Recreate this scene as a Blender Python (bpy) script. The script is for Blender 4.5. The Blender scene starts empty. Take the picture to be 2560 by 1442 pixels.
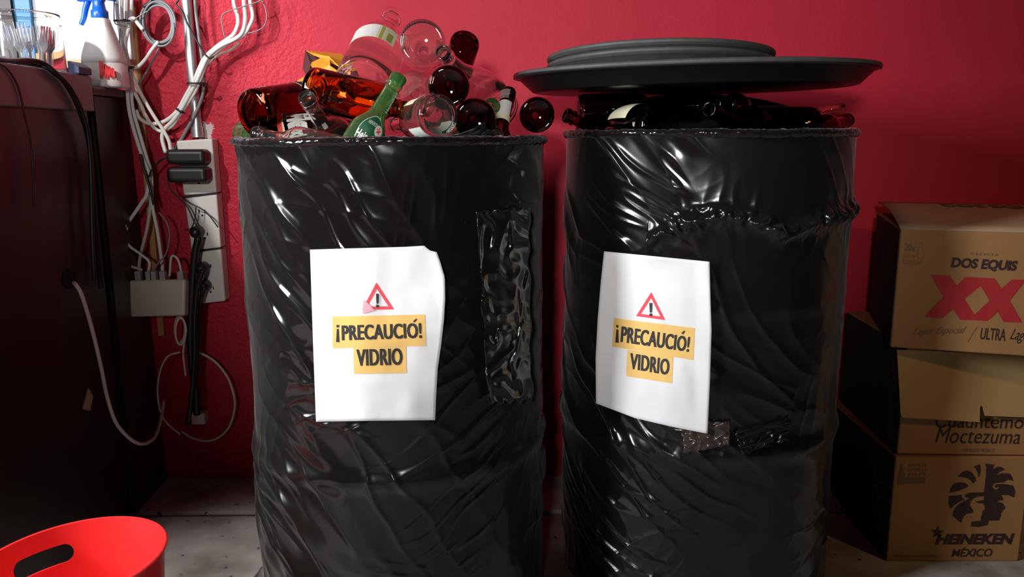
import bpy, math, random
from mathutils import Vector, Matrix, noise
random.seed(7)
S = bpy.context.scene
COL = S.collection
V = Vector
PI = math.pi

# ------------------------------------------------------------------ camera
F = 1990.0
CAM = V((0, 0, 0.90))
RM = Matrix.Rotation(math.radians(90 - 11.0), 3, 'X') @ Matrix.Rotation(math.radians(-0.3), 3, 'Z')
cd = bpy.data.cameras.new('camera'); co = bpy.data.objects.new('camera', cd); COL.objects.link(co)
cd.sensor_width = 36; cd.lens = F / 2560 * 36; cd.clip_start = 0.02
co.matrix_world = Matrix.Translation(CAM) @ RM.to_4x4()
S.camera = co

# ------------------------------------------------------------------ world, lights, exposure
S.view_settings.view_transform = 'Standard'
S.view_settings.look = 'None'
S.view_settings.exposure = 0.0
S.view_settings.gamma = 1.0
S.view_settings.use_curve_mapping = False
W = bpy.data.worlds.new('room_air'); S.world = W; W.use_nodes = True
W.node_tree.nodes['Background'].inputs[0].default_value = (0.85, 0.85, 0.90, 1)
W.node_tree.nodes['Background'].inputs[1].default_value = 0.013


def light(name, kind, loc, aim, power, col, size=0.3, size_y=None, spot=None, blend=0.5):
    l = bpy.data.lights.new(name, kind); l.energy = power; l.color = col
    o = bpy.data.objects.new(name, l); COL.objects.link(o); o.location = loc
    o.rotation_euler = (V(aim) - V(loc)).to_track_quat('-Z', 'Y').to_euler()
    if kind == 'AREA':
        l.shape = 'RECTANGLE'; l.size = size; l.size_y = size_y or size
    elif kind == 'SPOT':
        l.spot_size = math.radians(spot); l.spot_blend = blend; l.shadow_soft_size = size
    else:
        l.shadow_soft_size = size
    return o


light('window_daylight', 'AREA', (-2.35, 0.10, 1.62), (-0.2, 1.7, 0.80), 96, (0.95, 0.97, 1.0), 0.35, 1.0)
light('added_wall_spot', 'SPOT', (-1.40, -0.50, 2.30), (-0.84, 1.95, 1.08), 205, (1.0, 0.98, 0.95), 0.05, spot=22, blend=0.7)  # added narrow spot that brightens the upper left wall and cables
light('added_front_fill', 'SPOT', (-0.28, -1.1, 1.30), (0.0, 1.6, 1.05), 165, (1.0, 0.96, 0.92), 0.10, spot=44, blend=1.0)  # unseen front fill near the camera, its cone shaped to spare the cartons
light('added_floor_spot', 'SPOT', (-0.55, 0.75, 2.45), (-0.50, 1.34, 0.0), 150, (1.0, 0.97, 0.94), 0.06, spot=24, blend=1.0)  # added overhead spot that brightens the bucket and the floor beside it
light('warm_bulb', 'SPOT', (2.3, -0.5, 2.1), (1.26, 1.55, 0.58), 52, (1.0, 0.60, 0.24), 0.08, spot=30, blend=1.0)


# ------------------------------------------------------------------ helpers
def ray(px, py):
    return (RM @ V(((px - 1280) / F, (721 - py) / F, -1))).normalized()
def P(px, py, y):
    d = ray(px, py); return CAM + d * ((y - CAM.y) / d.y)
def PZ(px, py, z):
    d = ray(px, py); return CAM + d * ((z - CAM.z) / d.z)
def PX(px, py, x):
    d = ray(px, py); return CAM + d * ((x - CAM.x) / d.x)
def PPl(px, py, o, n):
    d = ray(px, py); return CAM + d * ((o - CAM).dot(n) / d.dot(n))


def mat(name, col, rough=0.5, metal=0.0, spec=0.5, var=0.0, vscale=30, bump=0.0, bscale=60, trans=0.0, coat=0.0, rvar=0.0, alpha=1.0, sss=0.0, ior=None):
    m = bpy.data.materials.new(name); m.use_nodes = True
    nt = m.node_tree; b = nt.nodes['Principled BSDF']
    b.inputs['Base Color'].default_value = (*col, 1); b.inputs['Roughness'].default_value = rough
    b.inputs['Metallic'].default_value = metal; b.inputs['Specular IOR Level'].default_value = spec
    b.inputs['Transmission Weight'].default_value = trans; b.inputs['Coat Weight'].default_value = coat
    b.inputs['Alpha'].default_value = alpha
    if ior: b.inputs['IOR'].default_value = ior
    if sss:
        b.inputs['Subsurface Weight'].default_value = sss; b.inputs['Subsurface Radius'].default_value = (.01, .01, .01)
    tc = nt.nodes.new('ShaderNodeTexCoord')
    if var > 0:
        n = nt.nodes.new('ShaderNodeTexNoise'); n.inputs['Scale'].default_value = vscale; n.inputs['Detail'].default_value = 5
        nt.links.new(tc.outputs['Object'], n.inputs['Vector'])
        mx = nt.nodes.new('ShaderNodeMixRGB'); mx.blend_type = 'MIX'
        mx.inputs[1].default_value = (*[c * (1 - var) for c in col], 1)
        mx.inputs[2].default_value = (*[min(1, c * (1 + var)) for c in col], 1)
        nt.links.new(n.outputs['Fac'], mx.inputs[0]); nt.links.new(mx.outputs[0], b.inputs['Base Color'])
        if rvar:
            mr = nt.nodes.new('ShaderNodeMapRange'); mr.inputs[1].default_value = .3; mr.inputs[2].default_value = .7
            mr.inputs[3].default_value = max(0, rough - rvar); mr.inputs[4].default_value = rough + rvar
            nt.links.new(n.outputs['Fac'], mr.inputs[0]); nt.links.new(mr.outputs[0], b.inputs['Roughness'])
    if bump > 0:
        n2 = nt.nodes.new('ShaderNodeTexNoise'); n2.inputs['Scale'].default_value = bscale; n2.inputs['Detail'].default_value = 4
        nt.links.new(tc.outputs['Object'], n2.inputs['Vector'])
        bp = nt.nodes.new('ShaderNodeBump'); bp.inputs['Strength'].default_value = bump; bp.inputs['Distance'].default_value = 0.004
        nt.links.new(n2.outputs['Fac'], bp.inputs['Height']); nt.links.new(bp.outputs[0], b.inputs['Normal'])
    return m


def mk(name, vs, fs, m, parent=None, smooth=True, origin=None, label=None):
    """link one mesh object; vertices are given in world space"""
    if parent is not None:
        o0 = world_loc(parent)
    elif origin is not None:
        o0 = V(origin)
    else:
        zs = min(v[2] for v in vs); n = len(vs)
        o0 = V((sum(v[0] for v in vs) / n, sum(v[1] for v in vs) / n, zs))
    me = bpy.data.meshes.new(name)
    me.from_pydata([V(v) - o0 for v in vs], [], fs); me.update()
    mats = m if isinstance(m, list) else [m]
    for x in mats: me.materials.append(x)
    if smooth:
        me.polygons.foreach_set('use_smooth', [True] * len(me.polygons))
    o = bpy.data.objects.new(name, me); COL.objects.link(o)
    if parent is not None: o.parent = parent
    else: o.location = o0
    if label: o['label'] = label
    return o
def world_loc(o):
    l = V(o.location)
    while o.parent: o = o.parent; l += V(o.location)
    return l
def empty(name, loc):
    o = bpy.data.objects.new(name, None); COL.objects.link(o); o.location = V(loc); o.empty_display_size = .05
    return o
def tag(o, label, cat, group=None):
    o['label'] = label; o['category'] = cat
    if group: o['group'] = group
    return o
def struct(o, label=None):
    o['kind'] = 'structure'
    if label: o['label'] = label
    return o
def sharp(o, ang=35):
    try: o.data.set_sharp_from_angle(angle=math.radians(ang))
    except Exception: pass
    return o
def bevel(o, w, seg=2):
    b = o.modifiers.new('soft_edges', 'BEVEL'); b.width = w; b.segments = seg; b.limit_method = 'ANGLE'
    return o


class G:
    """collects geometry"""
    def __init__(s): s.v = []; s.f = []
    def add(s, vs, fs):
        k = len(s.v); s.v += [V(x) for x in vs]; s.f += [tuple(i + k for i in f) for f in fs]; return s
    def hexa(s, c):  # 8 corners: bottom 0-3, top 4-7
        return s.add(c, [(0, 3, 2, 1), (4, 5, 6, 7), (0, 1, 5, 4), (1, 2, 6, 5), (2, 3, 7, 6), (3, 0, 4, 7)])
    def box(s, lo, hi):
        x0, y0, z0 = lo; x1, y1, z1 = hi
        return s.hexa([(x0, y0, z0), (x1, y0, z0), (x1, y1, z0), (x0, y1, z0), (x0, y0, z1), (x1, y0, z1), (x1, y1, z1), (x0, y1, z1)])
    def obox(s, o, ax, ay, az):
        o, ax, ay, az = V(o), V(ax), V(ay), V(az)
        return s.hexa([o, o + ax, o + ax + ay, o + ay, o + az, o + ax + az, o + ax + ay + az, o + ay + az])
    def tube(s, pts, r, sides=10, smooth=True, closed=False, step=6, taper=None):
        p = [V(x) for x in pts]
        if smooth and len(p) > 2:
            q = []; n = len(p); rng = n if closed else n - 1
            for i in range(rng):
                if closed: a, b, c, d = p[i - 1], p[i], p[(i + 1) % n], p[(i + 2) % n]
                else:
                    b, c = p[i], p[i + 1]; a = p[i - 1] if i else b * 2 - c; d = p[i + 2] if i + 2 < n else c * 2 - b
                for k in range(step):
                    t = k / step
                    q.append(.5 * ((2 * b) + (c - a) * t + (2 * a - 5 * b + 4 * c - d) * t * t + (3 * b - a - 3 * c + d) * t ** 3))
            if not closed: q.append(p[-1])
            p = q
        n = len(p); vs = []; fs = []; nrm = None
        for i in range(n):
            if closed: t = (p[(i + 1) % n] - p[i - 1])
            else: t = p[min(i + 1, n - 1)] - p[max(i - 1, 0)]
            t = t.normalized() if t.length > 1e-9 else V((0, 0, 1))
            if nrm is None:
                nrm = t.orthogonal().normalized()
            nrm = (nrm - t * nrm.dot(t))
            nrm = nrm.normalized() if nrm.length > 1e-6 else t.orthogonal().normalized()
            bn = t.cross(nrm); rr = r(i / (n - 1)) if callable(r) else r
            for k in range(sides):
                a = 2 * PI * k / sides
                vs.append(p[i] + (nrm * math.cos(a) + bn * math.sin(a)) * rr)
        for i in range(n if closed else n - 1):
            j = (i + 1) % n
            for k in range(sides):
                l = (k + 1) % sides
                fs.append((i * sides + k, i * sides + l, j * sides + l, j * sides + k))
        if not closed:
            fs.append(tuple(range(sides))[::-1]); fs.append(tuple((n - 1) * sides + k for k in range(sides)))
        return s.add(vs, fs)
    def lathe(s, prof, base, axis, seg=48, ref=None, mod=None, closed=False):
        """prof: (r, h) list along axis from base"""
        ax = V(axis).normalized(); u = V(ref) if ref is not None else ax.orthogonal()
        u = (u - ax * u.dot(ax)).normalized(); w = ax.cross(u); base = V(base)
        vs = []; fs = []; idx = []
        for j, (r, h) in enumerate(prof):
            if r < 1e-6:
                idx.append([len(vs)] * seg); vs.append(base + ax * h)
            else:
                row = []
                for k in range(seg):
                    a = 2 * PI * k / seg; hh = h; rr = r
                    if mod: rr, hh = mod(j, a, r, h)
                    row.append(len(vs)); vs.append(base + ax * hh + (u * math.cos(a) + w * math.sin(a)) * rr)
                idx.append(row)
        n = len(prof)
        for j in range(n if closed else n - 1):
            A, B = idx[j], idx[(j + 1) % n]
            for k in range(seg):
                l = (k + 1) % seg
                f = [A[k], A[l], B[l], B[k]]; g = []
                for i in f:
                    if i not in g: g.append(i)
                if len(g) > 2: fs.append(tuple(g))
        return s.add(vs, fs)
    def mk(s, name, m, parent=None, smooth=True, **kw):
        return mk(name, s.v, s.f, m, parent, smooth, **kw)


_tc = {}
def text2d(txt, bold=0.0, shear=0.0, spacing=1.0):
    """flat glyph mesh normalised to the unit square (x right, y up)"""
    key = (txt, bold, shear, spacing)
    if key in _tc: return _tc[key]
    c = bpy.data.curves.new('t', 'FONT'); c.body = txt; c.fill_mode = 'FRONT'; c.offset = bold; c.shear = shear
    c.space_character = spacing; c.resolution_u = 4
    o = bpy.data.objects.new('t', c); COL.objects.link(o)
    bpy.context.view_layer.update()
    me = o.evaluated_get(bpy.context.evaluated_depsgraph_get()).to_mesh()
    vs = [(v.co.x, v.co.y) for v in me.vertices]; fs = [tuple(p.vertices) for p in me.polygons]
    o.evaluated_get(bpy.context.evaluated_depsgraph_get()).to_mesh_clear()
    bpy.data.objects.remove(o); bpy.data.curves.remove(c)
    x0 = min(v[0] for v in vs); x1 = max(v[0] for v in vs); y0 = min(v[1] for v in vs); y1 = max(v[1] for v in vs)
    vs = [((x - x0) / (x1 - x0), (y - y0) / (y1 - y0)) for x, y in vs]
    _tc[key] = (vs, fs); return _tc[key]
def quad(q):
    """q: 4 points bl, br, tr, tl -> f(u,v)"""
    a, b, c, d = [V(x) for x in q]
    return lambda u, v: (a * (1 - u) + b * u) * (1 - v) + (d * (1 - u) + c * u) * v
def put_text(g, txt, q, fn, **kw):
    vs, fs = text2d(txt, **kw); m = quad([(x, y, 0) for x, y in q])
    g.add([fn(m(u, v).x, m(u, v).y) for u, v in vs], fs)
def part_text(txt, q, fn, m, parent, name='lettering', heavy=0, **kw):
    g = G(); 
    for dx in ((-heavy, 0, heavy) if heavy else (0,)): put_text(g, txt, [(x + dx, y) for x, y in q], fn, **kw)
    return g.mk(name, m, parent, smooth=False)
def part_poly(pts, fn, m, parent, name):
    g = G(); put_poly(g, pts, fn); return g.mk(name, m, parent, smooth=False)
def put_poly(g, pts, fn, sub=1):
    """fan-free polygon through curve fill"""
    from mathutils.geometry import tessellate_polygon
    tri = tessellate_polygon([[V((x, y, 0)) for x, y in pts]])
    g.add([fn(x, y) for x, y in pts], [tuple(t) for t in tri])
def put_quad(g, q, fn, n=8, mm=8):
    m = quad([(x, y, 0) for x, y in q]); vs = []; fs = []
    for j in range(mm + 1):
        for i in range(n + 1):
            p = m(i / n, j / mm); vs.append(fn(p.x, p.y))
    for j in range(mm):
        for i in range(n):
            a = j * (n + 1) + i; fs.append((a, a + 1, a + n + 2, a + n + 1))
    g.add(vs, fs)


# ------------------------------------------------------------------ materials
def wall_material():
    m = bpy.data.materials.new('red_wall_paint'); m.use_nodes = True; nt = m.node_tree; N = nt.nodes; L = nt.links
    b = N['Principled BSDF']; b.inputs['Roughness'].default_value = .5; b.inputs['Specular IOR Level'].default_value = .15
    tc = N.new('ShaderNodeTexCoord'); sx = N.new('ShaderNodeSeparateXYZ'); L.new(tc.outputs['Object'], sx.inputs[0])
    def nz(sc, det=4, r=.6):
        n = N.new('ShaderNodeTexNoise'); n.inputs['Scale'].default_value = sc; n.inputs['Detail'].default_value = det; n.inputs['Roughness'].default_value = r
        L.new(tc.outputs['Object'], n.inputs['Vector']); return n
    n1 = nz(3.0); mx = N.new('ShaderNodeMixRGB'); mx.inputs[1].default_value = (.42, .018, .036, 1); mx.inputs[2].default_value = (.48, .026, .048, 1)
    L.new(n1.outputs['Fac'], mx.inputs[0])
    # chipped bare plaster around the end of the conduit
    pc = P(512, 325, 1.975)
    vd = N.new('ShaderNodeVectorMath'); vd.operation = 'DISTANCE'; vd.inputs[1].default_value = tuple(pc)
    L.new(tc.outputs['Object'], vd.inputs[0])
    n2 = nz(70, 6, .7); a = N.new('ShaderNodeMath'); a.operation = 'MULTIPLY'; a.inputs[1].default_value = .09; L.new(n2.outputs['Fac'], a.inputs[0])
    ad = N.new('ShaderNodeMath'); ad.operation = 'ADD'; L.new(vd.outputs['Value'], ad.inputs[0]); L.new(a.outputs[0], ad.inputs[1])
    lt = N.new('ShaderNodeMath'); lt.operation = 'LESS_THAN'; lt.inputs[1].default_value = .064; L.new(ad.outputs[0], lt.inputs[0])
    mx2 = N.new('ShaderNodeMixRGB'); mx2.inputs[2].default_value = (.55, .45, .46, 1); L.new(lt.outputs[0], mx2.inputs[0]); L.new(mx.outputs[0], mx2.inputs[1])
    L.new(mx2.outputs[0], b.inputs['Base Color'])
    # rough stucco on the left, smoother plaster on the right
    mr = N.new('ShaderNodeMapRange'); mr.inputs[1].default_value = -.62; mr.inputs[2].default_value = -.40; mr.inputs[3].default_value = 1.0; mr.inputs[4].default_value = .10
    L.new(sx.outputs['X'], mr.inputs[0])
    n3 = nz(105, 3, .55); n4 = nz(22, 3, .5); s1 = N.new('ShaderNodeMath'); s1.operation = 'ADD'; L.new(n3.outputs['Fac'], s1.inputs[0]); L.new(n4.outputs['Fac'], s1.inputs[1])
    s2 = N.new('ShaderNodeMath'); s2.operation = 'MULTIPLY'; L.new(s1.outputs[0], s2.inputs[0]); L.new(mr.outputs[0], s2.inputs[1])
    n5 = nz(9, 2, .5); s3 = N.new('ShaderNodeMath'); s3.operation = 'MULTIPLY_ADD'; s3.inputs[1].default_value = .45; L.new(n5.outputs['Fac'], s3.inputs[0]); L.new(s2.outputs[0], s3.inputs[2])
    bp = N.new('ShaderNodeBump'); bp.inputs['Strength'].default_value = .8; bp.inputs['Distance'].default_value = .006
    L.new(s3.outputs[0], bp.inputs['Height']); L.new(bp.outputs[0], b.inputs['Normal'])
    return m
def floor_material():
    m = bpy.data.materials.new('stained_cement'); m.use_nodes = True; nt = m.node_tree; N = nt.nodes; L = nt.links
    b = N['Principled BSDF']; b.inputs['Roughness'].default_value = .7
    tc = N.new('ShaderNodeTexCoord')
    def nz(sc, det=5):
        n = N.new('ShaderNodeTexNoise'); n.inputs['Scale'].default_value = sc; n.inputs['Detail'].default_value = det
        L.new(tc.outputs['Object'], n.inputs['Vector']); return n
    r = N.new('ShaderNodeValToRGB'); n = nz(7); L.new(n.outputs['Fac'], r.inputs[0])
    r.color_ramp.elements[0].position = .32; r.color_ramp.elements[0].color = (.20, .18, .16, 1)
    r.color_ramp.elements[1].position = .62; r.color_ramp.elements[1].color = (.46, .43, .41, 1)
    n2 = nz(38, 3); r2 = N.new('ShaderNodeValToRGB'); r2.color_ramp.elements[0].position = .66; r2.color_ramp.elements[1].position = .72
    L.new(n2.outputs['Fac'], r2.inputs[0]); mx = N.new('ShaderNodeMixRGB'); mx.inputs[2].default_value = (.03, .03, .04, 1)
    L.new(r2.outputs[0], mx.inputs[0]); L.new(r.outputs[0], mx.inputs[1]); L.new(mx.outputs[0], b.inputs['Base Color'])
    bp = N.new('ShaderNodeBump'); bp.inputs['Strength'].default_value = .3; bp.inputs['Distance'].default_value = .003
    n3 = nz(60); L.new(n3.outputs['Fac'], bp.inputs['Height']); L.new(bp.outputs[0], b.inputs['Normal'])
    return m
def film_material(name, rough=.16, seed=0.0, fine=.35):
    m = bpy.data.materials.new(name); m.use_nodes = True; nt = m.node_tree; N = nt.nodes; L = nt.links
    b = N['Principled BSDF']; b.inputs['Base Color'].default_value = (.0060, .0048, .0043, 1); b.inputs['Specular IOR Level'].default_value = .55; b.inputs['Sheen Weight'].default_value = .10; b.inputs['Sheen Roughness'].default_value = .45
    tc = N.new('ShaderNodeTexCoord'); mp = N.new('ShaderNodeMapping'); mp.inputs['Location'].default_value = (seed, seed * 2, seed)
    mp.inputs['Scale'].default_value = (1, 1, .6); L.new(tc.outputs['Object'], mp.inputs['Vector'])
    n = N.new('ShaderNodeTexNoise'); n.inputs['Scale'].default_value = 6; n.inputs['Detail'].default_value = 4; L.new(mp.outputs[0], n.inputs['Vector'])
    mr = N.new('ShaderNodeMapRange'); mr.inputs[1].default_value = .35; mr.inputs[2].default_value = .65; mr.inputs[3].default_value = rough - .09; mr.inputs[4].default_value = rough + .12
    L.new(n.outputs['Fac'], mr.inputs[0]); L.new(mr.outputs[0], b.inputs['Roughness'])
    n2 = N.new('ShaderNodeTexNoise'); n2.noise_type = 'RIDGED_MULTIFRACTAL' if hasattr(n2, 'noise_type') else n2.noise_type
    n2.inputs['Scale'].default_value = 17; n2.inputs['Detail'].default_value = 3; n2.inputs['Distortion'].default_value = .6; L.new(mp.outputs[0], n2.inputs['Vector'])
    bp = N.new('ShaderNodeBump'); bp.inputs['Strength'].default_value = fine; bp.inputs['Distance'].default_value = .002
    L.new(n2.outputs['Fac'], bp.inputs['Height']); L.new(bp.outputs[0], b.inputs['Normal'])
    return m


M = {}
M['wall'] = wall_material(); M['floor'] = floor_material()
M['film'] = film_material('black_stretch_film'); M['film2'] = film_material('black_stretch_film_b', .16, 3.7)
M['tape'] = film_material('black_glossy_tape', .17, 1.3, .25); M['rim'] = film_material('crinkled_film', .2, 9.0, .9)
M['paper'] = mat('white_paper', (.80, .80, .81), .75, bump=.25, bscale=14, spec=.2)
M['ink'] = mat('black_ink', (.025, .024, .024), .6); M['red_ink'] = mat('red_ink', (.80, .065, .10), .6)
M['pink_ink'] = mat('smudged_pink_ink', (.86, .38, .45), .7)
M['yellow'] = mat('yellow_highlight', (.84, .53, .16), .65)
M['card'] = mat('kraft_cardboard', (.30, .158, .062), .8, var=.10, vscale=12, bump=.1, bscale=90, spec=.2)
M['card_in'] = mat('pale_cardboard_inside', (.38, .235, .10), .8, var=.07, vscale=10, spec=.2)
M['card_top'] = mat('pale_cardboard_top', (.38, .265, .17), .75, var=.07, vscale=16, spec=.2)
M['card_dark'] = mat('dark_print_and_shade', (.03, .019, .02), .7); M['card_ink'] = mat('dark_brown_print', (.028, .012, .012), .7)
M['card_faint'] = mat('faint_brown_print', (.15, .085, .045), .75); M['card_red'] = mat('red_print', (.36, .012, .018), .65)
M['card_grey'] = mat('grey_print', (.12, .09, .09), .7); M['card_white'] = mat('cream_tab', (.55, .43, .28), .75)
M['hole'] = mat('dark_cavity', (.004, .003, .003), .9)
def glass(name, col, rough=.02, tr=1.0):
    return mat(name, col, rough, trans=tr, ior=1.48)
M['g_amber'] = glass('amber_glass', (.86, .34, .06)); M['g_brown'] = glass('brown_glass', (.36, .11, .05))
M['g_dark'] = glass('dark_brown_glass', (.22, .08, .07)); M['g_green'] = glass('green_glass', (.42, .90, .40), tr=.955)
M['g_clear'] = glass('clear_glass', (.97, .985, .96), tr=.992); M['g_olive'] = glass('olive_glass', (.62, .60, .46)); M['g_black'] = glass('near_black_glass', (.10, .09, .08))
M['lab_cream'] = mat('cream_label', (.66, .63, .45), .6); M['lab_white'] = mat('white_label', (.66, .66, .64), .6); M['lab_green'] = mat('olive_print', (.32, .33, .06), .6)
M['lab_gold'] = mat('gold_print', (.52, .44, .24), .4, metal=.3); M['lab_dark'] = mat('dark_label', (.02, .012, .01), .5); M['lab_red'] = mat('star_red', (.72, .05, .03), .5)
M['lab_dgreen'] = mat('dark_green_label', (.010, .085, .035), .5); M['silver'] = mat('silver_foil', (.7, .68, .66), .3, metal=.8)
M['lab_frost'] = mat('pale_green_label', (.68, .78, .70), .6)
M['orange'] = mat('orange_carton', (.80, .33, .03), .45, var=.1); M['maroon'] = mat('maroon_carton_inside', (.085, .012, .012), .6)
M['tray'] = mat('black_tray_plastic', (.012, .012, .013), .32, var=.2, vscale=40); M['tray_rub'] = mat('grey_black_rubber', (.060, .063, .063), .55, var=.3, vscale=50)
M['wood_dark'] = mat('dark_brown_laminate', (.015, .010, .009), .42, var=.35, vscale=8); M['slab'] = mat('grey_brown_laminate', (.20, .195, .20), .42, var=.15, vscale=6)
M['cab'] = mat('dark_walnut_cabinet', (.024, .016, .011), .4, var=.4, vscale=9)
M['wood'] = mat('yellow_pine', (.52, .27, .09), .5, var=.2, vscale=25); M['board'] = mat('white_board', (.87, .88, .90), .35)
M['blue_strip'] = mat('blue_panel', (.05, .22, .42), .5); M['brown_panel'] = mat('dark_panel', (.03, .014, .012), .5)
M['wht_pvc'] = mat('white_cable_sheath', (.78, .77, .74), .4); M['wht_old'] = mat('yellowed_cable_sheath', (.62, .57, .50), .45)
M['gry_pvc'] = mat('grey_cable_sheath', (.20, .20, .205), .45); M['blk_pvc'] = mat('black_cable_sheath', (.012, .012, .012), .4); M['red_pvc'] = mat('dark_red_cable_sheath', (.06, .012, .010), .45)
M['steel'] = mat('galvanised_steel', (.58, .60, .62), .35, metal=.85, var=.15, vscale=25); M['socket'] = mat('aged_white_plastic', (.66, .62, .58), .45, var=.06, vscale=20)
M['blk'] = mat('black_plastic', (.012, .011, .011), .4); M['switch'] = mat('ivory_plastic', (.58, .52, .45), .45, var=.15, vscale=25)
M['grey_plug'] = mat('translucent_grey_plug', (.35, .35, .35), .3)
M['bucket'] = mat('red_plastic', (.86, .030, .030), .35, sss=.0); M['spray_blue'] = mat('blue_plastic', (.01, .12, .62), .3)
M['hdpe'] = mat('translucent_white_plastic', (.88, .86, .85), .4, sss=.3); M['liquid'] = mat('pinkish_tinted_plastic', (.82, .70, .70), .4, sss=.3)
M['marker'] = mat('red_marker', (.85, .01, .02), .5); M['clear_pl'] = mat('clear_plastic', (.95, .95, .95), .06, trans=1.0, ior=1.2)
M['fork_pl'] = mat('crystal_plastic', (.9, .9, .92), .08, trans=.85, ior=1.45); M['blue_box'] = mat('dark_blue_plastic', (.004, .010, .07), .5)
M['clear_tape'] = mat('brown_packing_tape', (.045, .032, .026), .13); M['cream'] = mat('cream_plate', (.50, .40, .28), .5)

# ------------------------------------------------------------------ setting
WY = 1.975
g = G(); g.box((-2.6, WY, -.02), (2.6, WY + .1, 2.9)); struct(g.mk('wall_back', M['wall'], smooth=False, origin=(0, 0, 0)))
g = G(); g.box((-2.6, -2.2, -.08), (2.6, WY + .02, 0.0)); struct(g.mk('floor', M['floor'], smooth=False, origin=(0, 0, 0)))
# low cement kerb where the floor meets the wall, left of the drums
kz = .012
g = G(); a = PZ(380, 1281, kz); g.box((-.94, a.y, .0), (.9, WY, kz)); o = g.mk('trim_1', M['floor'], smooth=False); struct(bevel(o, .006))

# ------------------------------------------------------------------ drums wrapped in black film
DL = V((-.219, 1.505, 0)); DR = V((.385, 1.605, 0)); RL, RR = .281, .277
def nz(x, y, z): return noise.noise(V((x, y, z)))
def ridge(x, y, z):
    n = noise.noise(V((x, y, z))); return 1 - min(1, 2.2 * math.sqrt(n * n + .0009))
def drum(name, C, R, H, seed, film, crumple=None, flare=None):
    vs = []; fs = []; FR = 1.75
    ANG = [-FR + 2 * FR * i / 520 for i in range(520)] + [FR + (2 * PI - 2 * FR) * i / 110 for i in range(110)]
    NT = len(ANG); zs = [H * i / 400 for i in range(401)]
    def rad(a, z):
        s = (a) * R; t = z / H
        d = 0
        for hz, ha in ((.335, .007), (.60, .002)):       # rolling hoops under the film
            d += ha * math.exp(-((z - hz) / .018) ** 2)
        d += .006 * nz(s * 2.4 + seed, z * 1.8, seed)
        if abs(a) > 1.9: return R + d - .004 * t
        fd = max(0, min(1, (1.9 - abs(a)) / .2)); d0 = d
        def fold(ang, fu, fw, se, amp, pw, msc, thr):
            ca, sa = math.cos(ang), math.sin(ang)
            wx = .05 * nz(s * 3, z * 3, se + 20) + .012 * nz(s * 11, z * 11, se + 21); wz = .07 * nz(s * 3, z * 3, se + 30) + .014 * nz(s * 11, z * 11, se + 31)
            u = -s * sa + z * ca + wz; w = s * ca + z * sa + wx
            m = nz(s * msc, z * msc, se + 40) - thr
            if m <= 0: return 0
            return amp * min(1, m * 3.5) * ridge(u * fu, w * fw, se) ** pw
        lf = max(0, min(1, .5 - s / R * .55)); up = 1 - .6 * max(0, min(1, (z - .55) / .2)) * max(0, min(1, .9 - abs(s + .05) / .2))
        d += fold(-.85, 20, 3.0, seed + 1, .0074 * (.15 + lf) * up * (.4 + .6 * min(1, max(0, (z - .15) / .3))), 2.6, 3.0, -.10)
        d += fold(-.45, 26, 4.0, seed + 9, .0048 * up, 2.8, 3.6, .02)
        d += fold(-.28, 17, 2.2, seed + 13, .0078 * (math.exp(-((z - .27) / .13) ** 2) + .12), 3.0, 2.6, -.15)
        d += fold(.55, 28, 5.0, seed + 17, .0026 * up, 3.0, 4.0, .12)
        d += fold(1.4, 30, 6.0, seed + 23, .0018, 2.6, 4.0, .18)
        d += .0012 * ridge(s * 24, z * 22, seed + 6) ** 3 * max(0, .1 + nz(s * 4, z * 4, seed + 12))
        d = d0 + (d - d0) * fd
        if crumple: d += crumple(s, z)
        if flare: d += flare(a, z)
        return R + d - .004 * t
    prof_in = [(R - .006, H + .003), (R - .014, H - .004), (R - .016, H - .06), (R - .02, H - .2), (R - .02, H - .36), (0.1, H - .37), (1e-9, H - .37)]
    n = len(zs)
    for i, z in enumerate(zs):
        for k in range(NT):
            a = ANG[k] - PI / 2                          # front is -pi/2
            aa = (ANG[k] + PI) % (2 * PI) - PI           # 0 at the front, positive to the right
            r = rad(aa, z)
            if abs(aa) > PI - .35:                        # blend the seam at the back
                r = R + (r - R) * (PI - abs(aa)) / .35
            vs.append(C + V((math.cos(a) * r, math.sin(a) * r, z)))
    for i in range(n - 1):
        for k in range(NT):
            l = (k + 1) % NT
            fs.append((i * NT + k, i * NT + l, (i + 1) * NT + l, (i + 1) * NT + k))
    prev = (n - 1) * NT
    for r, z in prof_in:
        b = len(vs)
        if r < 1e-6:
            vs.append(C + V((0, 0, z)))
            for k in range(NT): fs.append((prev + k, prev + (k + 1) % NT, b))
        else:
            for k in range(NT):
                a = ANG[k] - PI / 2; vs.append(C + V((math.cos(a) * r, math.sin(a) * r, z)))
            for k in range(NT):
                l = (k + 1) % NT; fs.append((prev + k, prev + l, b + l, b + k))
            prev = b
    o = mk(name, vs, fs, film, origin=C)
    # crinkled rolled rim
    g = G(); vs = []; fs = []; N1, N2 = 520, 14
    for i in range(N1):
        a = 2 * PI * i / N1; w = R * a
        for j in range(N2):
            b = 2 * PI * j / N2
            mr = .0078 * (1 + .22 * noise.noise(V((math.cos(a) * 16, math.sin(a) * 16, j * .5 + seed))) + .28 * noise.noise(V((math.cos(a) * 42, math.sin(a) * 42, j * .9 + seed))))
            rr = R - .003 + mr * math.cos(b)
            vs.append(C + V((math.cos(a) * rr, math.sin(a) * rr, H + mr * math.sin(b) * .9 + .002 * noise.noise(V((math.cos(a) * 3, math.sin(a) * 3, seed))))))
    for i in range(N1):
        for j in range(N2):
            i2 = (i + 1) % N1; j2 = (j + 1) % N2
            fs.append((i * N2 + j, i2 * N2 + j, i2 * N2 + j2, i * N2 + j2))
    mk('rim_roll', vs, fs, M['rim'], o, label='crinkled film rolled over the rim')
    return o, rad
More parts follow.
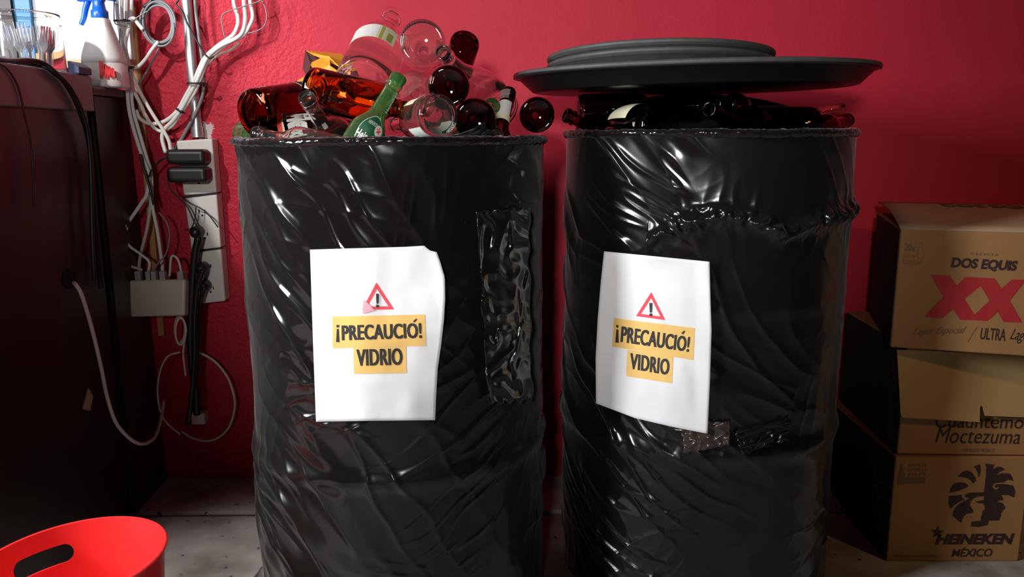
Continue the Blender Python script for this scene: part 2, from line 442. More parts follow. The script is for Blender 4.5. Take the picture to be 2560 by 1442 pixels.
def cyl(C, R):
    """pixel -> point on the drum's cylinder, pushed out by off"""
    def f(px, py, off=0.0):
        d = ray(px, py); r = R + off
        ox, oy = CAM.x - C.x, CAM.y - C.y
        A = d.x ** 2 + d.y ** 2; B = 2 * (ox * d.x + oy * d.y); c = ox * ox + oy * oy - r * r
        disc = B * B - 4 * A * c
        t = (-B - math.sqrt(max(disc, 0))) / (2 * A)
        return CAM + d * t
    return f
HL, HR = .889, .899
SL = cyl(DL, RL); SR = cyl(DR, RR)
def s_of(C, R, p):
    a = math.atan2(p.y - C.y, p.x - C.x); return ((a + PI / 2 + PI) % (2 * PI) - PI) * R, p.z
line = [s_of(DR, RR, SR(x, y)) for x, y in ((1618, 600), (1700, 562), (1800, 535), (1900, 552), (1960, 585), (2060, 548), (2140, 520))]
def crumple_r(s, z):
    if not (line[0][0] - .03 < s < line[-1][0] + .02): return 0
    for (s0, z0), (s1, z1) in zip(line, line[1:]):
        if s0 <= s < s1:
            zc = z0 + (z1 - z0) * (s - s0) / (s1 - s0); q = (z - zc)
            wd = .012 + .012 * abs(nz(s * 9, 1.7, 4))
            e = math.exp(-(q / wd) ** 2)
            return e * (.006 + .010 * ridge(s * 55, z * 55, 3.3)) + .003 * math.exp(-(q / .05) ** 2) * ridge(s * 30, z * 12, 8)
    return 0
def flare_l(a, z):
    return .05 * max(0, 1 - z / .07) ** 2 * max(0, math.cos(a + 1.15)) ** 2
dl, radL = drum('film_wrapped_drum', DL, RL, HL, 1.3, M['film'], None, flare_l)
tag(dl, 'drum wrapped in black plastic film, heaped with glass bottles above its rim', 'drum', 'wrapped drums for glass')
dr, radR = drum('film_wrapped_drum', DR, RR, HR, 7.9, M['film2'], crumple_r)
tag(dr, 'drum wrapped in black plastic film, covered by black trays', 'drum', 'wrapped drums for glass')

def patch(S_, q, off, n, m, amp, fr, seed, name, mt, parent, ragged=0.0, label=None):
    """thin sheet stuck on a drum; q in pixels bl, br, tr, tl"""
    Q = quad([(x, y, 0) for x, y in q]); vs = []; fs = []
    for side in (0, 1):
        for j in range(m + 1):
            for i in range(n + 1):
                u, v = i / n, j / m; p = Q(u, v)
                if i in (0, n): p.x += ragged * nz(v * 9, i, seed)
                if j in (0, m): p.y += ragged * nz(u * 9, j, seed + 3)
                d = (off(p.x, p.y) if callable(off) else off) + amp * ridge(u * fr[0] + nz(v * 3, u * 3, seed), v * fr[1], seed) ** 1.5
                vs.append(S_(p.x, p.y, d - (.0012 if side else 0)))
    k = (n + 1) * (m + 1)
    for j in range(m):
        for i in range(n):
            a = j * (n + 1) + i
            fs.append((a, a + 1, a + n + 2, a + n + 1)); fs.append((k + a, k + a + n + 1, k + a + n + 2, k + a + 1))
    b = [i for i in range(n + 1)] + [j * (n + 1) + n for j in range(1, m + 1)] + [m * (n + 1) + i for i in range(n - 1, -1, -1)] + [j * (n + 1) for j in range(m - 1, 0, -1)]
    for x, y in zip(b, b[1:] + b[:1]): fs.append((x, k + x, k + y, y))
    return mk(name, vs, fs, mt, parent, label=label)
patch(SL, [(1222, 1010), (1330, 1000), (1322, 520), (1190, 530)], .012, 40, 110, .007, (3, 9), 3.1, 'tape_strip', M['tape'], dl, 10, 'wrinkled black tape running down the film')

# ------------------------------------------------------------------ warning signs
def interp(tab, t):
    for (a, x), (b, y) in zip(tab, tab[1:]):
        if t <= b: return x + (y - x) * (t - a) / (b - a)
    return tab[-1][1]
def draped(S_, C, R, rad, box, margin):
    """height of a sheet lying over the film, smoothed, on a grid over the pixel box"""
    x0, x1, y0, y1 = box; N = 22; raw = []
    for j in range(N + 1):
        row = []
        for i in range(N + 1):
            p = S_(x0 + (x1 - x0) * i / N, y0 + (y1 - y0) * j / N); s, z = s_of(C, R, p)
            row.append(max(rad((s + ds) / R, max(0, z + dz)) for ds in (-.018, -.009, 0, .009, .018) for dz in (-.018, -.009, 0, .009, .018)) - R)
        raw.append(row)
    sm = [[max(raw[j][i], sum(raw[min(N, max(0, j + b))][min(N, max(0, i + a))] for a in (-1, 0, 1) for b in (-1, 0, 1)) / 9) for i in range(N + 1)] for j in range(N + 1)]
    def f(px, py):
        u = min(N - 1e-6, max(0, (px - x0) / (x1 - x0) * N)); v = min(N - 1e-6, max(0, (py - y0) / (y1 - y0) * N))
        i, j = int(u), int(v); u -= i; v -= j
        return margin + (sm[j][i] * (1 - u) + sm[j][i + 1] * u) * (1 - v) + (sm[j + 1][i] * (1 - u) + sm[j + 1][i + 1] * u) * v
    return f
def sign(S_, left, right, top, bot, lift, triangle, boxes, texts, label, smudge=None, marks=()):
    """left/right: v->px ; top/bot: u->py (v=0 bottom)"""
    n, m = 40, 50; vs = []; fs = []
    def off(px, py):
        return lift(px, py)
    for side in (0, 1):
        for j in range(m + 1):
            for i in range(n + 1):
                u, v = i / n, j / m
                y = interp(bot, u) * (1 - v) + interp(top, u) * v
                x = interp(left, v) * (1 - u) + interp(right, v) * u
                vs.append(S_(x, y, off(x, y) - .0006 * side))
    k = (n + 1) * (m + 1)
    for j in range(m):
        for i in range(n):
            a = j * (n + 1) + i
            fs.append((a, a + 1, a + n + 2, a + n + 1)); fs.append((k + a, k + a + n + 1, k + a + n + 2, k + a + 1))
    b = [i for i in range(n + 1)] + [j * (n + 1) + n for j in range(1, m + 1)] + [m * (n + 1) + i for i in range(n - 1, -1, -1)] + [j * (n + 1) for j in range(m - 1, 0, -1)]
    for x, y in zip(b, b[1:] + b[:1]): fs.append((x, k + x, k + y, y))
    o = mk('warning_sign', vs, fs, M['paper']); tag(o, label, 'sign', 'paper glass warnings on the drums')
    f1 = lambda x, y: S_(x, y, off(x, y) + .0006)
    f2 = lambda x, y: S_(x, y, off(x, y) + .0011)
    g = G()
    for q in boxes: put_quad(g, q, f1, 24, 12)
    g.mk('highlight_box', M['yellow'], o, label='yellow highlight behind the black lettering')
    g = G(); A, B, Cc = [V((*p, 0)) for p in triangle]; cen = (A + B + Cc) / 3
    out = [A, B, Cc]; inn = [cen + (p - cen) * .66 for p in out]
    for i in range(3):
        p, q, r, s = out[i], out[(i + 1) % 3], inn[(i + 1) % 3], inn[i]
        put_quad(g, [(p.x, p.y), (q.x, q.y), (r.x, r.y), (s.x, s.y)], f1, 8, 2)
    g.mk('warning_triangle', M['red_ink'], o, label='red outlined warning triangle')
    g = G()
    ex, ey = cen.x, cen.y; h = (B.y + Cc.y) / 2 - A.y
    put_poly(g, [(ex - 3.8, ey - h * .25), (ex + 3.8, ey - h * .25), (ex + 2.6, ey + h * .12), (ex - 2.6, ey + h * .12)], f2)
    put_poly(g, [(ex + 4 * math.cos(t * PI / 6), ey + h * .205 + 4 * math.sin(t * PI / 6)) for t in range(12)], f2)
    g.mk('exclamation_mark', M['ink'], o)
    for t, q, kw in texts: part_text(t, q, f2, M['ink'], o, **kw)['label'] = 'black condensed capitals'
    for pl in marks: part_poly(pl, f2, M['ink'], o, 'lettering')
    if smudge:
        g = G(); put_quad(g, smudge, lambda x, y: S_(x, y, off(x, y) + .0015), 8, 6); g.mk('ink_smudge', M['pink_ink'], o, label='pink smear on the triangle corner')
    return o
drape_l = draped(SL, DL, RL, radL, (765, 1120, 605, 1062), .004)
def lift_l(px, py):
    t = max(0, (px - 1000) / 113); w = math.sin((py - 614) / 438 * PI)
    return drape_l(px, py) + .0012 * nz(px * .02, py * .012, 2) + .022 * t * t * max(0, 1 - abs(py - 730) / 330) + .001 * math.sin(px * .05)
sign(SL, [(0, 790), (.5, 782), (1, 775)], [(0, 1088), (.12, 1090), (.3, 1094), (.45, 1103), (.6, 1110), (.72, 1113), (.85, 1112), (.94, 1101), (1, 1092)],
     [(0, 624), (.3, 621), (.75, 617), (.90, 614), (.945, 626), (1, 630)], [(0, 1054), (.4, 1052), (1, 1050)], lift_l,
     [(941, 706), (905, 774), (985, 773)],
     [[(832, 870), (1064, 864), (1062, 786), (831, 791)], [(885, 934), (1016, 932), (1015, 866), (883, 869)]],
     [('PRECAUCIO!', [(856, 851), (1054, 845), (1052, 807), (855, 813)], dict(bold=.012, spacing=1.06, heavy=1.5)),
      ('VIDRIO', [(893, 915), (1006, 912), (1004, 870), (892, 873)], dict(bold=.008, spacing=1.06, heavy=1.6))],
     'white paper PRECAUCIO VIDRIO sign with smudged triangle, on the drum heaped with bottles',
     smudge=[(906, 784), (936, 775), (922, 760), (909, 748)],
     marks=[[(841, 812), (848, 812), (848, 818), (841, 818)], [(842, 822), (847, 822), (849, 855), (840, 855)], [(1032, 804), (1040, 796), (1043, 799), (1036, 806)]])
drape_r = draped(SR, DR, RR, radR, (1480, 1790, 618, 1094), .007)
def lift_r(px, py):
    t = max(0, (1560 - px) / 70)
    return drape_r(px, py) + .006 * t * t + .001 * nz(px * .02, py * .01, 6) + .004 * max(0, (px - 1740) / 38)
sign(SR, [(0, 1490), (.3, 1489), (.55, 1494), (.8, 1502), (1, 1510)], [(0, 1769), (.3, 1775), (.6, 1779), (.8, 1776), (1, 1774)],
     [(0, 628), (.5, 641), (1, 654)], [(0, 1008), (.35, 1045), (.7, 1068), (1, 1084)], lift_r,
     [(1628, 730), (1590, 790), (1663, 800)],
     [[(1530, 866), (1733, 900), (1737, 820), (1535, 795)], [(1565, 940), (1680, 958), (1683, 890), (1568, 874)]],
     [('PRECAUCIO!', [(1552, 855), (1721, 880), (1725, 842), (1555, 815)], dict(bold=.012, spacing=1.06, heavy=1.3)),
      ('VIDRIO', [(1575, 922), (1671, 938), (1674, 898), (1577, 882)], dict(bold=.008, spacing=1.06, heavy=1.4))],
     'white paper PRECAUCIO VIDRIO sign with clean triangle, on the drum under trays',
     marks=[[(1540, 812), (1546, 813), (1546, 819), (1540, 818)], [(1541, 823), (1546, 824), (1547, 857), (1538, 856)], [(1703, 833), (1710, 826), (1713, 829), (1708, 836)]])

drape_t = draped(SR, DR, RR, radR, (1690, 1990, 1035, 1145), .0012)
patch(SR, [(1712, 1132), (1824, 1112), (1826, 1052), (1700, 1058)], drape_t, 40, 24, .0035, (4, 4), 5.2, 'packing_tape', M['clear_tape'], dr, 5, 'brownish clear tape below the paper')
patch(SR, [(1856, 1136), (1968, 1100), (1980, 1046), (1838, 1078)], drape_t, 40, 24, .005, (3, 4), 6.2, 'packing_tape', M['tape'], dr, 6)

# ------------------------------------------------------------------ bottles
def prof_long(r=.0305, H=.235, rn=.0125, neck=.085, sh=.055, lip=.0145):
    b = H - neck - sh
    o = [(0, .006), (r * .55, .004), (r * .78, .0005), (r * .88, .0), (r * .97, .003), (r, .009), (r, b)]
    for i in range(1, 9):
        t = i / 9; s = t * t * (3 - 2 * t); o.append((r + (rn * 1.12 - r) * s, b + sh * t))
    o += [(rn * 1.12, b + sh), (rn, H - .03), (rn, H - .021), (lip, H - .020), (lip, H - .016), (rn, H - .013), (lip * .98, H - .010), (lip * .98, H - .003), (lip * .9, H)]
    i = [(lip * .68, H), (rn - .003, H - .02), (rn * 1.12 - .003, b + sh)]
    for k in range(8, 0, -1):
        t = k / 9; s = t * t * (3 - 2 * t); i.append((r + (rn * 1.12 - r) * s - .003, b + sh * t))
    i += [(r - .003, b), (r - .003, .014), (r * .8, .0085), (r * .5, .010), (0, .011)]
    return o, i, H
PB = {
    'long': prof_long(), 'caguama': prof_long(.042, .285, .0135, .07, .06), 'stubby': prof_long(.0365, .185, .014, .025, .032, .016),
    'jug': prof_long(.050, .262, .0165, .05, .085, .019), 'heavy': prof_long(.0305, .235, .0125, .07, .042), 'spirit': prof_long(.0415, .27, .013, .075, .05), 'wide': prof_long(.043, .25, .0125, .05, .12),
    'small': prof_long(.0285, .19, .0115, .06, .045), 'mid': prof_long(.0335, .24, .0125, .08, .055), 'wine': prof_long(.0375, .30, .0135, .08, .06, .0145)}
class Bottle: pass
RG = 'bottles under the trays'
def bottle(kind, col, base, to, label, anchor='base', name='beer_bottle', group='bottles piled in the drum with no trays', knurl=True, ref=None):
    o, i, H = PB[kind]
    C, RD, HD = (DR, RR, HR) if group == RG else (DL, RL, HL)
    base = list(base); to = list(to)
    for it in range(40):
        A = P(*base); B = P(*to)
        ax = (B - A).normalized() if anchor == 'base' else (A - B).normalized()
        org = A if anchor == 'base' else A - ax * H
        bad = [0, 0]; e1 = ax.orthogonal().normalized(); e2 = ax.cross(e1)
        for r_, h_ in o[3:]:
            for k in range(12):
                p = org + ax * h_ + (e1 * math.cos(k * PI / 6) + e2 * math.sin(k * PI / 6)) * r_
                if p.z < HD + .006 and (p - C).xy.length > RD - .021 and p.y < C.y + .1: bad[0 if h_ < H / 2 else 1] = 1
        if not any(bad): break
        lo, hi = (base, to) if anchor == 'base' else (to, base)
        if bad[0]: lo[2] += .008
        if bad[1]: hi[2] += .008
        if anchor == 'mouth' and bad[0] and it > 20: base[2] += .004
    else: print('STILL OUT', label)
    if it: print('moved', it, [round(x, 3) for x in base], [round(x, 3) for x in to], label[:40])
    seg = 96 if knurl else 48
    def mod(j, a, r, h):
        if knurl and j in (2, 3) : return r, h + .0007 * math.cos(a * 48)
        return r, h
    ref = V(ref) if ref is not None else (CAM - org)
    g = G(); g.lathe(o + i, org, ax, seg, ref, mod)
    ob = g.mk(name, M[col], origin=org)
    tag(ob, label, 'bottle', group)
    import bmesh
    bm = bmesh.new(); bm.from_mesh(ob.data); bmesh.ops.recalc_face_normals(bm, faces=bm.faces); bm.to_mesh(ob.data); bm.free()
    r = Bottle(); r.o = ob; r.org = org; r.ax = ax; r.H = H; r.prof = o
    u = (ref - ax * ref.dot(ax)).normalized(); r.u = u; r.w = ax.cross(u)
    def rr(h):
        for (r0, h0), (r1, h1) in zip(o[5:], o[6:]):
            if h0 <= h <= h1 and h1 > h0: return r0 + (r1 - r0) * (h - h0) / (h1 - h0)
        return o[5][0]
    def at(ang, h, off=.0006):
        q = rr(h) + off; return org + ax * h + (u * math.cos(ang) + r.w * math.sin(ang)) * q
    r.at = at
    return r
def blabel(b, a0, a1, h0, h1, m, name='paper_label', off=.0006, label=None, round_=False):
    """label patch; angles in degrees measured from the side facing the camera (positive = the viewer's right when the mouth is up)"""
    g = G(); n, k = 20, 10; vs = []; fs = []
    if round_:
        ca, ch = (a0 + a1) / 2, (h0 + h1) / 2; vs.append(b.at(math.radians(ca), ch, off)); N = 32
        for ring in (1, 2, 3):
            for t in range(N):
                an = 2 * PI * t / N; vs.append(b.at(math.radians(ca + (a1 - a0) / 2 * ring / 3 * math.cos(an)), ch + (h1 - h0) / 2 * ring / 3 * math.sin(an), off))
        for t in range(N): fs.append((0, 1 + t, 1 + (t + 1) % N))
        for ring in (0, 1):
            for t in range(N):
                s = 1 + ring * N; fs.append((s + t, s + N + t, s + N + (t + 1) % N, s + (t + 1) % N))
    else:
        for j in range(k + 1):
            for i in range(n + 1):
                vs.append(b.at(math.radians(a0 + (a1 - a0) * i / n), h0 + (h1 - h0) * j / k, off))
        for j in range(k):
            for i in range(n):
                a = j * (n + 1) + i; fs.append((a, a + 1, a + n + 2, a + n + 1))
    return mk(name, vs, fs, m, b.o, label=label)
def btext(b, txt, a0, a1, h0, h1, m, name='lettering', off=.0011, flip=False, along=False, parent=None, **kw):
    vs, fs = text2d(txt, **kw); out = []
    for u, v in vs:
        if along: u, v = (1 - v), u
        if flip: u, v = 1 - u, 1 - v
        out.append(b.at(math.radians(a0 + (a1 - a0) * u), h0 + (h1 - h0) * v, off))
    return mk(name, out, fs, m, parent or b.o)

b1 = bottle('caguama', 'g_brown', (630, 284, 1.40), (762, 262, 1.50), 'large brown bottle with gold crest, base out over the drum rim\'s left end', name='large_beer_bottle')
blabel(b1, -34, 6, .122, .166, M['lab_gold'], 'crest_label', label='gold ringed dark crest', round_=True); blabel(b1, -31, 3, .1255, .1625, M['lab_dark'], 'crest_label', .0009, round_=True)
blabel(b1, -24, -4, .133, .155, M['lab_gold'], 'crest_label', .0012, round_=True)
blabel(b1, -150, 12, .098, .1015, M['lab_cream'], 'label_stripe'); blabel(b1, -150, -50, .104, .15, M['lab_dark'], 'paper_label'); btext(b1, 'Vic', -110, -52, .108, .142, M['lab_white'], bold=.03)
b2 = bottle('stubby', 'g_amber', (777, 219, 1.43), (930, 256, 1.40), 'squat amber bottle lying on its side behind the green bottle, long white glint', name='amber_bottle')
b3 = bottle('stubby', 'g_brown', (650, 343, 1.42), (800, 328, 1.46), 'brown bottle with big white lettering lying under the gold crested bottle', name='large_beer_bottle')
blabel(b3, -100, 70, .036, .0395, M['lab_cream'], 'label_stripe'); blabel(b3, -100, 70, .028, .036, M['lab_red'], 'label_stripe', .0005)
btext(b3, 'Mexi', -62, 10, .045, .092, M['lab_white'], bold=.06); blabel(b3, 14, 34, .085, .105, M['lab_cream'], 'paper_label')
b4 = bottle('small', 'g_clear', (640, 334, 1.275), (800, 372, 1.30), 'clear longneck lying along the rim, mouth pointing left', 'mouth', name='clear_bottle', knurl=False)
b5 = bottle('long', 'g_green', (610, 336, 1.50), (700, 350, 1.54), 'green bottle base peeking at the left end of the rim', name='green_bottle')
b6 = bottle('spirit', 'g_clear', (764, 242, 1.345), (850, 378, 1.50), 'clear bottle leaning, mouth under the amber bottle and body at the rim', 'mouth', name='clear_bottle', knurl=False)
blabel(b6, -40, 50, .10, .103, M['lab_cream'], 'label_stripe'); blabel(b6, -10, 20, .19, .205, M['lab_white'], 'neck_label'); blabel(b6, 10, 60, .05, .095, M['lab_cream'])
b7 = bottle('jug', 'g_clear', (908, 212, 1.43), (962, 86, 1.58), 'biggest clear bottle with cream and green label, mouth up at the heap\'s top', name='clear_jug')
blabel(b7, -75, 25, .078, .124, M['lab_cream'], label='cream label with a green band'); blabel(b7, -10, -4, .078, .124, M['lab_green'], 'label_stripe', .0009); blabel(b7, 6, 18, .082, .108, M['lab_green'], 'label_stripe', .0009)
blabel(b7, -72, -14, .081, .121, M['lab_white'], 'paper_label', .0008)
b8 = bottle('spirit', 'g_clear', (1056, 106, 1.45), (1062, 150, 1.70), 'clear bottle at the heap\'s top showing its round dotted base', name='clear_bottle')
b9 = bottle('small', 'g_dark', (1163, 104, 1.585), (1142, 180, 1.67), 'small brown bottle upside down, highest at the right of the heap')
b10 = bottle('wide', 'g_clear', (1105, 130, 1.43), (1212, 238, 1.58), 'clear long sloped bottle with its mouth against the round clear base', 'mouth', name='clear_bottle', knurl=False)
blabel(b10, 30, 75, .03, .06, M['lab_frost'])
b11 = bottle('mid', 'g_dark', (1122, 216, 1.33), (1128, 206, 1.60), 'dark brown bottle base facing out above the pale clear base')
b12 = bottle('caguama', 'g_clear', (1034, 240, 1.42), (1040, 232, 1.70), 'clear bottle base behind the green bottle\'s neck, dotted edge hidden below', name='clear_bottle')
b13 = bottle('heavy', 'g_green', (999, 190, 1.37), (862, 425, 1.29), 'green longneck with dark oval label and red star leaning out over the rim', 'mouth', name='green_bottle', knurl=False)
blabel(b13, -30, 50, .080, .150, M['lab_white'], 'oval_label', .0005, round_=True); blabel(b13, -28, 48, .0815, .1485, M['lab_dgreen'], 'oval_label', .0008, label='dark green oval label', round_=True)
blabel(b13, 16, 44, .117, .137, M['lab_white'], 'star_badge', .0010, round_=True)
g = G(); put_poly(g, [((.0 if i % 2 else 1) , i) for i in range(0)] or [(math.cos(PI / 2 + i * PI / 5) * (1 if i % 2 == 0 else .42), math.sin(PI / 2 + i * PI / 5) * (1 if i % 2 == 0 else .42)) for i in range(10)], lambda x, y: b13.at(math.radians(29 + x * 11), .127 + y * .0075, .0014))
g.mk('red_star', M['lab_red'], b13.o)
btext(b13, 'Heineken', -27, 47, .100, .115, M['lab_white'], bold=.03, off=.0013); btext(b13, 'HEINEKEN', -12, 20, .130, .137, M['lab_white'], off=.0012)
btext(b13, 'Heineken', 36, 60, .165, .205, M['lab_white'], along=True); blabel(b13, 36, 58, .207, .214, M['lab_red'], 'neck_label', round_=True)
b14 = bottle('mid', 'g_clear', (1098, 287, 1.285), (1005, 308, 1.46), 'pale clear bottle base facing out at the rim beside the green bottle', name='clear_bottle')
blabel(b14, -150, -20, .012, .07, M['lab_frost']); blabel(b14, 50, 120, .05, .10, M['lab_cream'])
b15 = bottle('long', 'g_green', (1232, 262, 1.46), (1170, 330, 1.60), 'green bottle mouth showing behind the sloped clear bottle', 'mouth', name='green_bottle', knurl=False)
b16 = bottle('mid', 'g_dark', (1188, 298, 1.285), (1178, 296, 1.56), 'dark brown bottle base low at the rim behind the raised plastic fold')
b17 = bottle('long', 'g_dark', (1272, 228, 1.52), (1252, 318, 1.33), 'dark brown bottle leaning back at the rim with white neck label', 'mouth')
blabel(b17, -75, 50, .165, .20, M['lab_white'], 'neck_label'); blabel(b17, -90, 90, .152, .166, M['lab_cream'], 'neck_label', .0005); blabel(b17, -90, 10, .205, .226, M['silver'], 'neck_foil')
b18 = bottle('long', 'g_dark', (1343, 287, 1.40), (1330, 290, 1.70), 'dark brown bottle base facing out at the right end of the open drum')
blabel(bottle('wide', 'g_olive', (1656, 318, 1.375), (1500, 322, 1.47), 'smoky clear bottle with olive label lying under the trays, dotted base out', name='clear_bottle', group=RG), 25, 110, .055, .115, M['lab_cream'], label='olive and cream label')
bl = bottle('small', 'g_brown', (1412, 286, 1.58), (1500, 326, 1.60), 'reddish brown bottle neck poking out at the left of the covered drum', 'mouth', group=RG, knurl=False)
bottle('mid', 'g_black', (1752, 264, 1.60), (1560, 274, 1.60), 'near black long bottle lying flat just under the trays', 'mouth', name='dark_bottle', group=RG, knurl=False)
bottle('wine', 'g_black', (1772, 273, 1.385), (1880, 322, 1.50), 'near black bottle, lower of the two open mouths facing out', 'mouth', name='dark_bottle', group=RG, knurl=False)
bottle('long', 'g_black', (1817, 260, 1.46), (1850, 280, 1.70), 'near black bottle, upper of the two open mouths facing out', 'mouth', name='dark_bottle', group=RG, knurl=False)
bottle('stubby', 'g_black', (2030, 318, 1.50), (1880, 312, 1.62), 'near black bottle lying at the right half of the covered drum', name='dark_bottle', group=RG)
bottle('small', 'g_olive', (2078, 262, 1.60), (2086, 360, 1.60), 'olive bottle standing base up at the covered drum\'s right edge', name='olive_bottle', group=RG)
bottle('small', 'g_brown', (2120, 300, 1.60), (2040, 330, 1.50), 'brown bottle mouth at the far right of the covered drum', 'mouth', group=RG, knurl=False)

# crumpled orange carton at the back of the heap
g = G()
def c3(*p): return [P(*x) for x in p]
cart = empty('drinks_carton', P(800, 215, 1.60)); tag(cart, 'crumpled orange carton with torn open flaps at the back of the bottle heap', 'carton')
def sheet(name, pts, m, thick=.0012, lab=None):
    p = [V(x) for x in pts]; n = (p[1] - p[0]).cross(p[2] - p[0]).normalized() * thick; k = len(p)
    return mk(name, p + [q + n for q in p], [tuple(range(k)), tuple(range(2 * k - 1, k - 1, -1))] + [(i, (i + 1) % k, k + (i + 1) % k, k + i) for i in range(k)], m, cart, smooth=False, label=lab)
sheet('flap', c3((766, 126, 1.62), (855, 134, 1.64), (880, 160, 1.60), (850, 168, 1.57), (822, 140, 1.58), (785, 138, 1.60)), M['orange'], lab='orange outer flap')
sheet('carton_wall', c3((764, 126, 1.64), (860, 136, 1.66), (880, 200, 1.66), (770, 210, 1.65)), M['maroon'], lab='dark maroon inside')
sheet('carton_wall', c3((764, 126, 1.63), (757, 172, 1.60), (768, 195, 1.58), (778, 160, 1.58)), M['maroon'])
sheet('flap', c3((774, 158, 1.585), (808, 142, 1.59), (824, 150, 1.575), (826, 168, 1.56), (804, 172, 1.555), (780, 168, 1.57)), M['orange'])
sheet('flap', c3((800, 172, 1.56), (822, 162, 1.55), (842, 176, 1.545), (838, 198, 1.54), (806, 182, 1.55)), M['orange'])
sheet('flap', c3((778, 180, 1.54), (770, 212, 1.52), (728, 215, 1.53), (745, 200, 1.54)), M['orange']); sheet('flap', c3((728, 216, 1.53), (768, 213, 1.52), (772, 226, 1.515), (735, 232, 1.52)), M['lab_white'], lab='white printed edge')
# standing fold of film on the left drum's rim
g = G(); vs = []; fs = []; n, m = 40, 12
tops = [(0, 338), (.2, 334), (.45, 322), (.6, 308), (.72, 305), (.85, 312), (1, 334)]
for j in range(m + 1):
    for i in range(n + 1):
        u, v = i / n, j / m; px = 1120 + 140 * u; py = 350 * (1 - v) + interp(tops, u) * v
        vs.append(P(px, py, SL(px, 350).y + .004 + .022 * v + .006 * ridge(u * 7, v * 3, 2)))
for j in range(m):
    for i in range(n):
        a = j * (n + 1) + i; fs.append((a, a + 1, a + n + 2, a + n + 1))
o = mk('film_fold', vs, fs, M['rim'], dl, label='loose fold of film standing above the rim'); so = o.modifiers.new('sheet', 'SOLIDIFY'); so.thickness = .0015

# ------------------------------------------------------------------ trays
def tray(name, C, a, b, depth, slope, rimw, m, label, tilt=(0, 0), rim_mat=None, group=None):
    seg = 96; R = Matrix.Rotation(tilt[0], 3, 'X') @ Matrix.Rotation(tilt[1], 3, 'Y')
    prof = [(1, 0), (1 + rimw * .4, .0035), (1 + rimw, .001), (1 + rimw, -.004), (1 + rimw * .1, -.005), (1 - slope, -depth), (1 - slope - .02, -depth - .002), (0, -depth - .002)]
    top = [(0, -depth + .002), (1 - slope - .03, -depth + .002), (1 - .015, -.002)]
    def rows(pr):
        out = []
        for t, z in pr:
            if t == 0: out.append([C + R @ V((0, 0, z))])
            else: out.append([C + R @ V((a * t * math.cos(2 * PI * k / seg), b * t * math.sin(2 * PI * k / seg), z)) if True else None for k in range(seg)])
        return out
    rw = rows(top + prof); vs = []; ix = []
    for r in rw:
        ix.append([len(vs) + (k if len(r) > 1 else 0) for k in range(seg)]); vs += r
    fs = []
    for A, B in zip(ix, ix[1:]):
        for k in range(seg):
            l = (k + 1) % seg; q = []
            for i in (A[k], A[l], B[l], B[k]):
                if i not in q: q.append(i)
            fs.append(tuple(q))
    o = mk(name, vs, fs, m, origin=C - V((0, 0, depth)))
    tag(o, label, 'tray', group)
    if rim_mat:
        ring = []
        g = G(); g.tube([C + R @ V((a * (1 + rimw * .6) * math.cos(2 * PI * k / 96), b * (1 + rimw * .6) * math.sin(2 * PI * k / 96), .001)) for k in range(96)], .005, 8, smooth=False, closed=True)
        g.mk('rubber_rim', rim_mat, o, label='matt grey rubber rim')
    return o
TC = P(1731, 183, 1.60)
tray('oval_tray', TC, .337, .262, .030, .075, .035, M['tray'], 'large black oval serving tray covering the right drum, under the two round trays', (0, math.radians(-.9)), M['tray_rub'])
T2 = V((.2893, 1.615, 1.041))
tray('round_tray', T2 + V((0, 0, -.014)), .210, .210, .026, .06, .03, M['tray_rub'], 'lower round grey-black tray stacked on the large oval tray', (math.radians(-3), 0), M['tray_rub'], 'round trays')
tray('round_tray', T2, .210, .210, .026, .06, .03, M['tray_rub'], 'upper round grey-black tray, topmost of the stack', (math.radians(-3), 0), M['tray_rub'], 'round trays')
tray('oval_tray', V((P(1757, 262, 1.70).x, 1.70, .917)), .228, .11, .016, .08, .03, M['tray'], 'black oval tray leaning up behind the bottles under the large tray', (math.radians(35), 0), None)

# ------------------------------------------------------------------ cardboard boxes
def box_from(bl, br, depth, h, name, label, mt, dx=0):
    """bl, br: front bottom corners; returns frame helpers"""
    ux = (br - bl); w = ux.length; ux.normalize(); n = V((ux.y, -ux.x, 0)).normalized()   # n faces the viewer
    if n.y > 0: n = -n
    o = empty(name, (bl + br) / 2 - n * depth / 2); tag(o, label, 'box', 'stacked beer cartons')
    g = G(); g.obox(bl, ux * w, -n * depth, V((0, 0, h))); bd = g.mk('carton_body', mt, o, smooth=False); bevel(bd, .003)
    f = lambda px, py: PPl(px, py, bl + n * .0008, n)
    sn = -ux
    s = lambda px, py: PPl(px, py, bl + sn * .0008, sn)
    return o, f, s, bl, ux, n, w
h1 = .237
A1 = PZ(2216, 1403, 0); B1 = PZ(2546, 1403, 0)
x1, f1, s1, bl1, ux1, n1, w1 = box_from(A1, B1, .36, h1, 'beer_carton', 'cardboard beer carton on the floor, bottom of the stack, feathered head emblem', M['card'])
g = G()
def E(p): return [(2340 + x / 7.21, 1140 + y / 7.21) for x, y in p]
EMB = G()
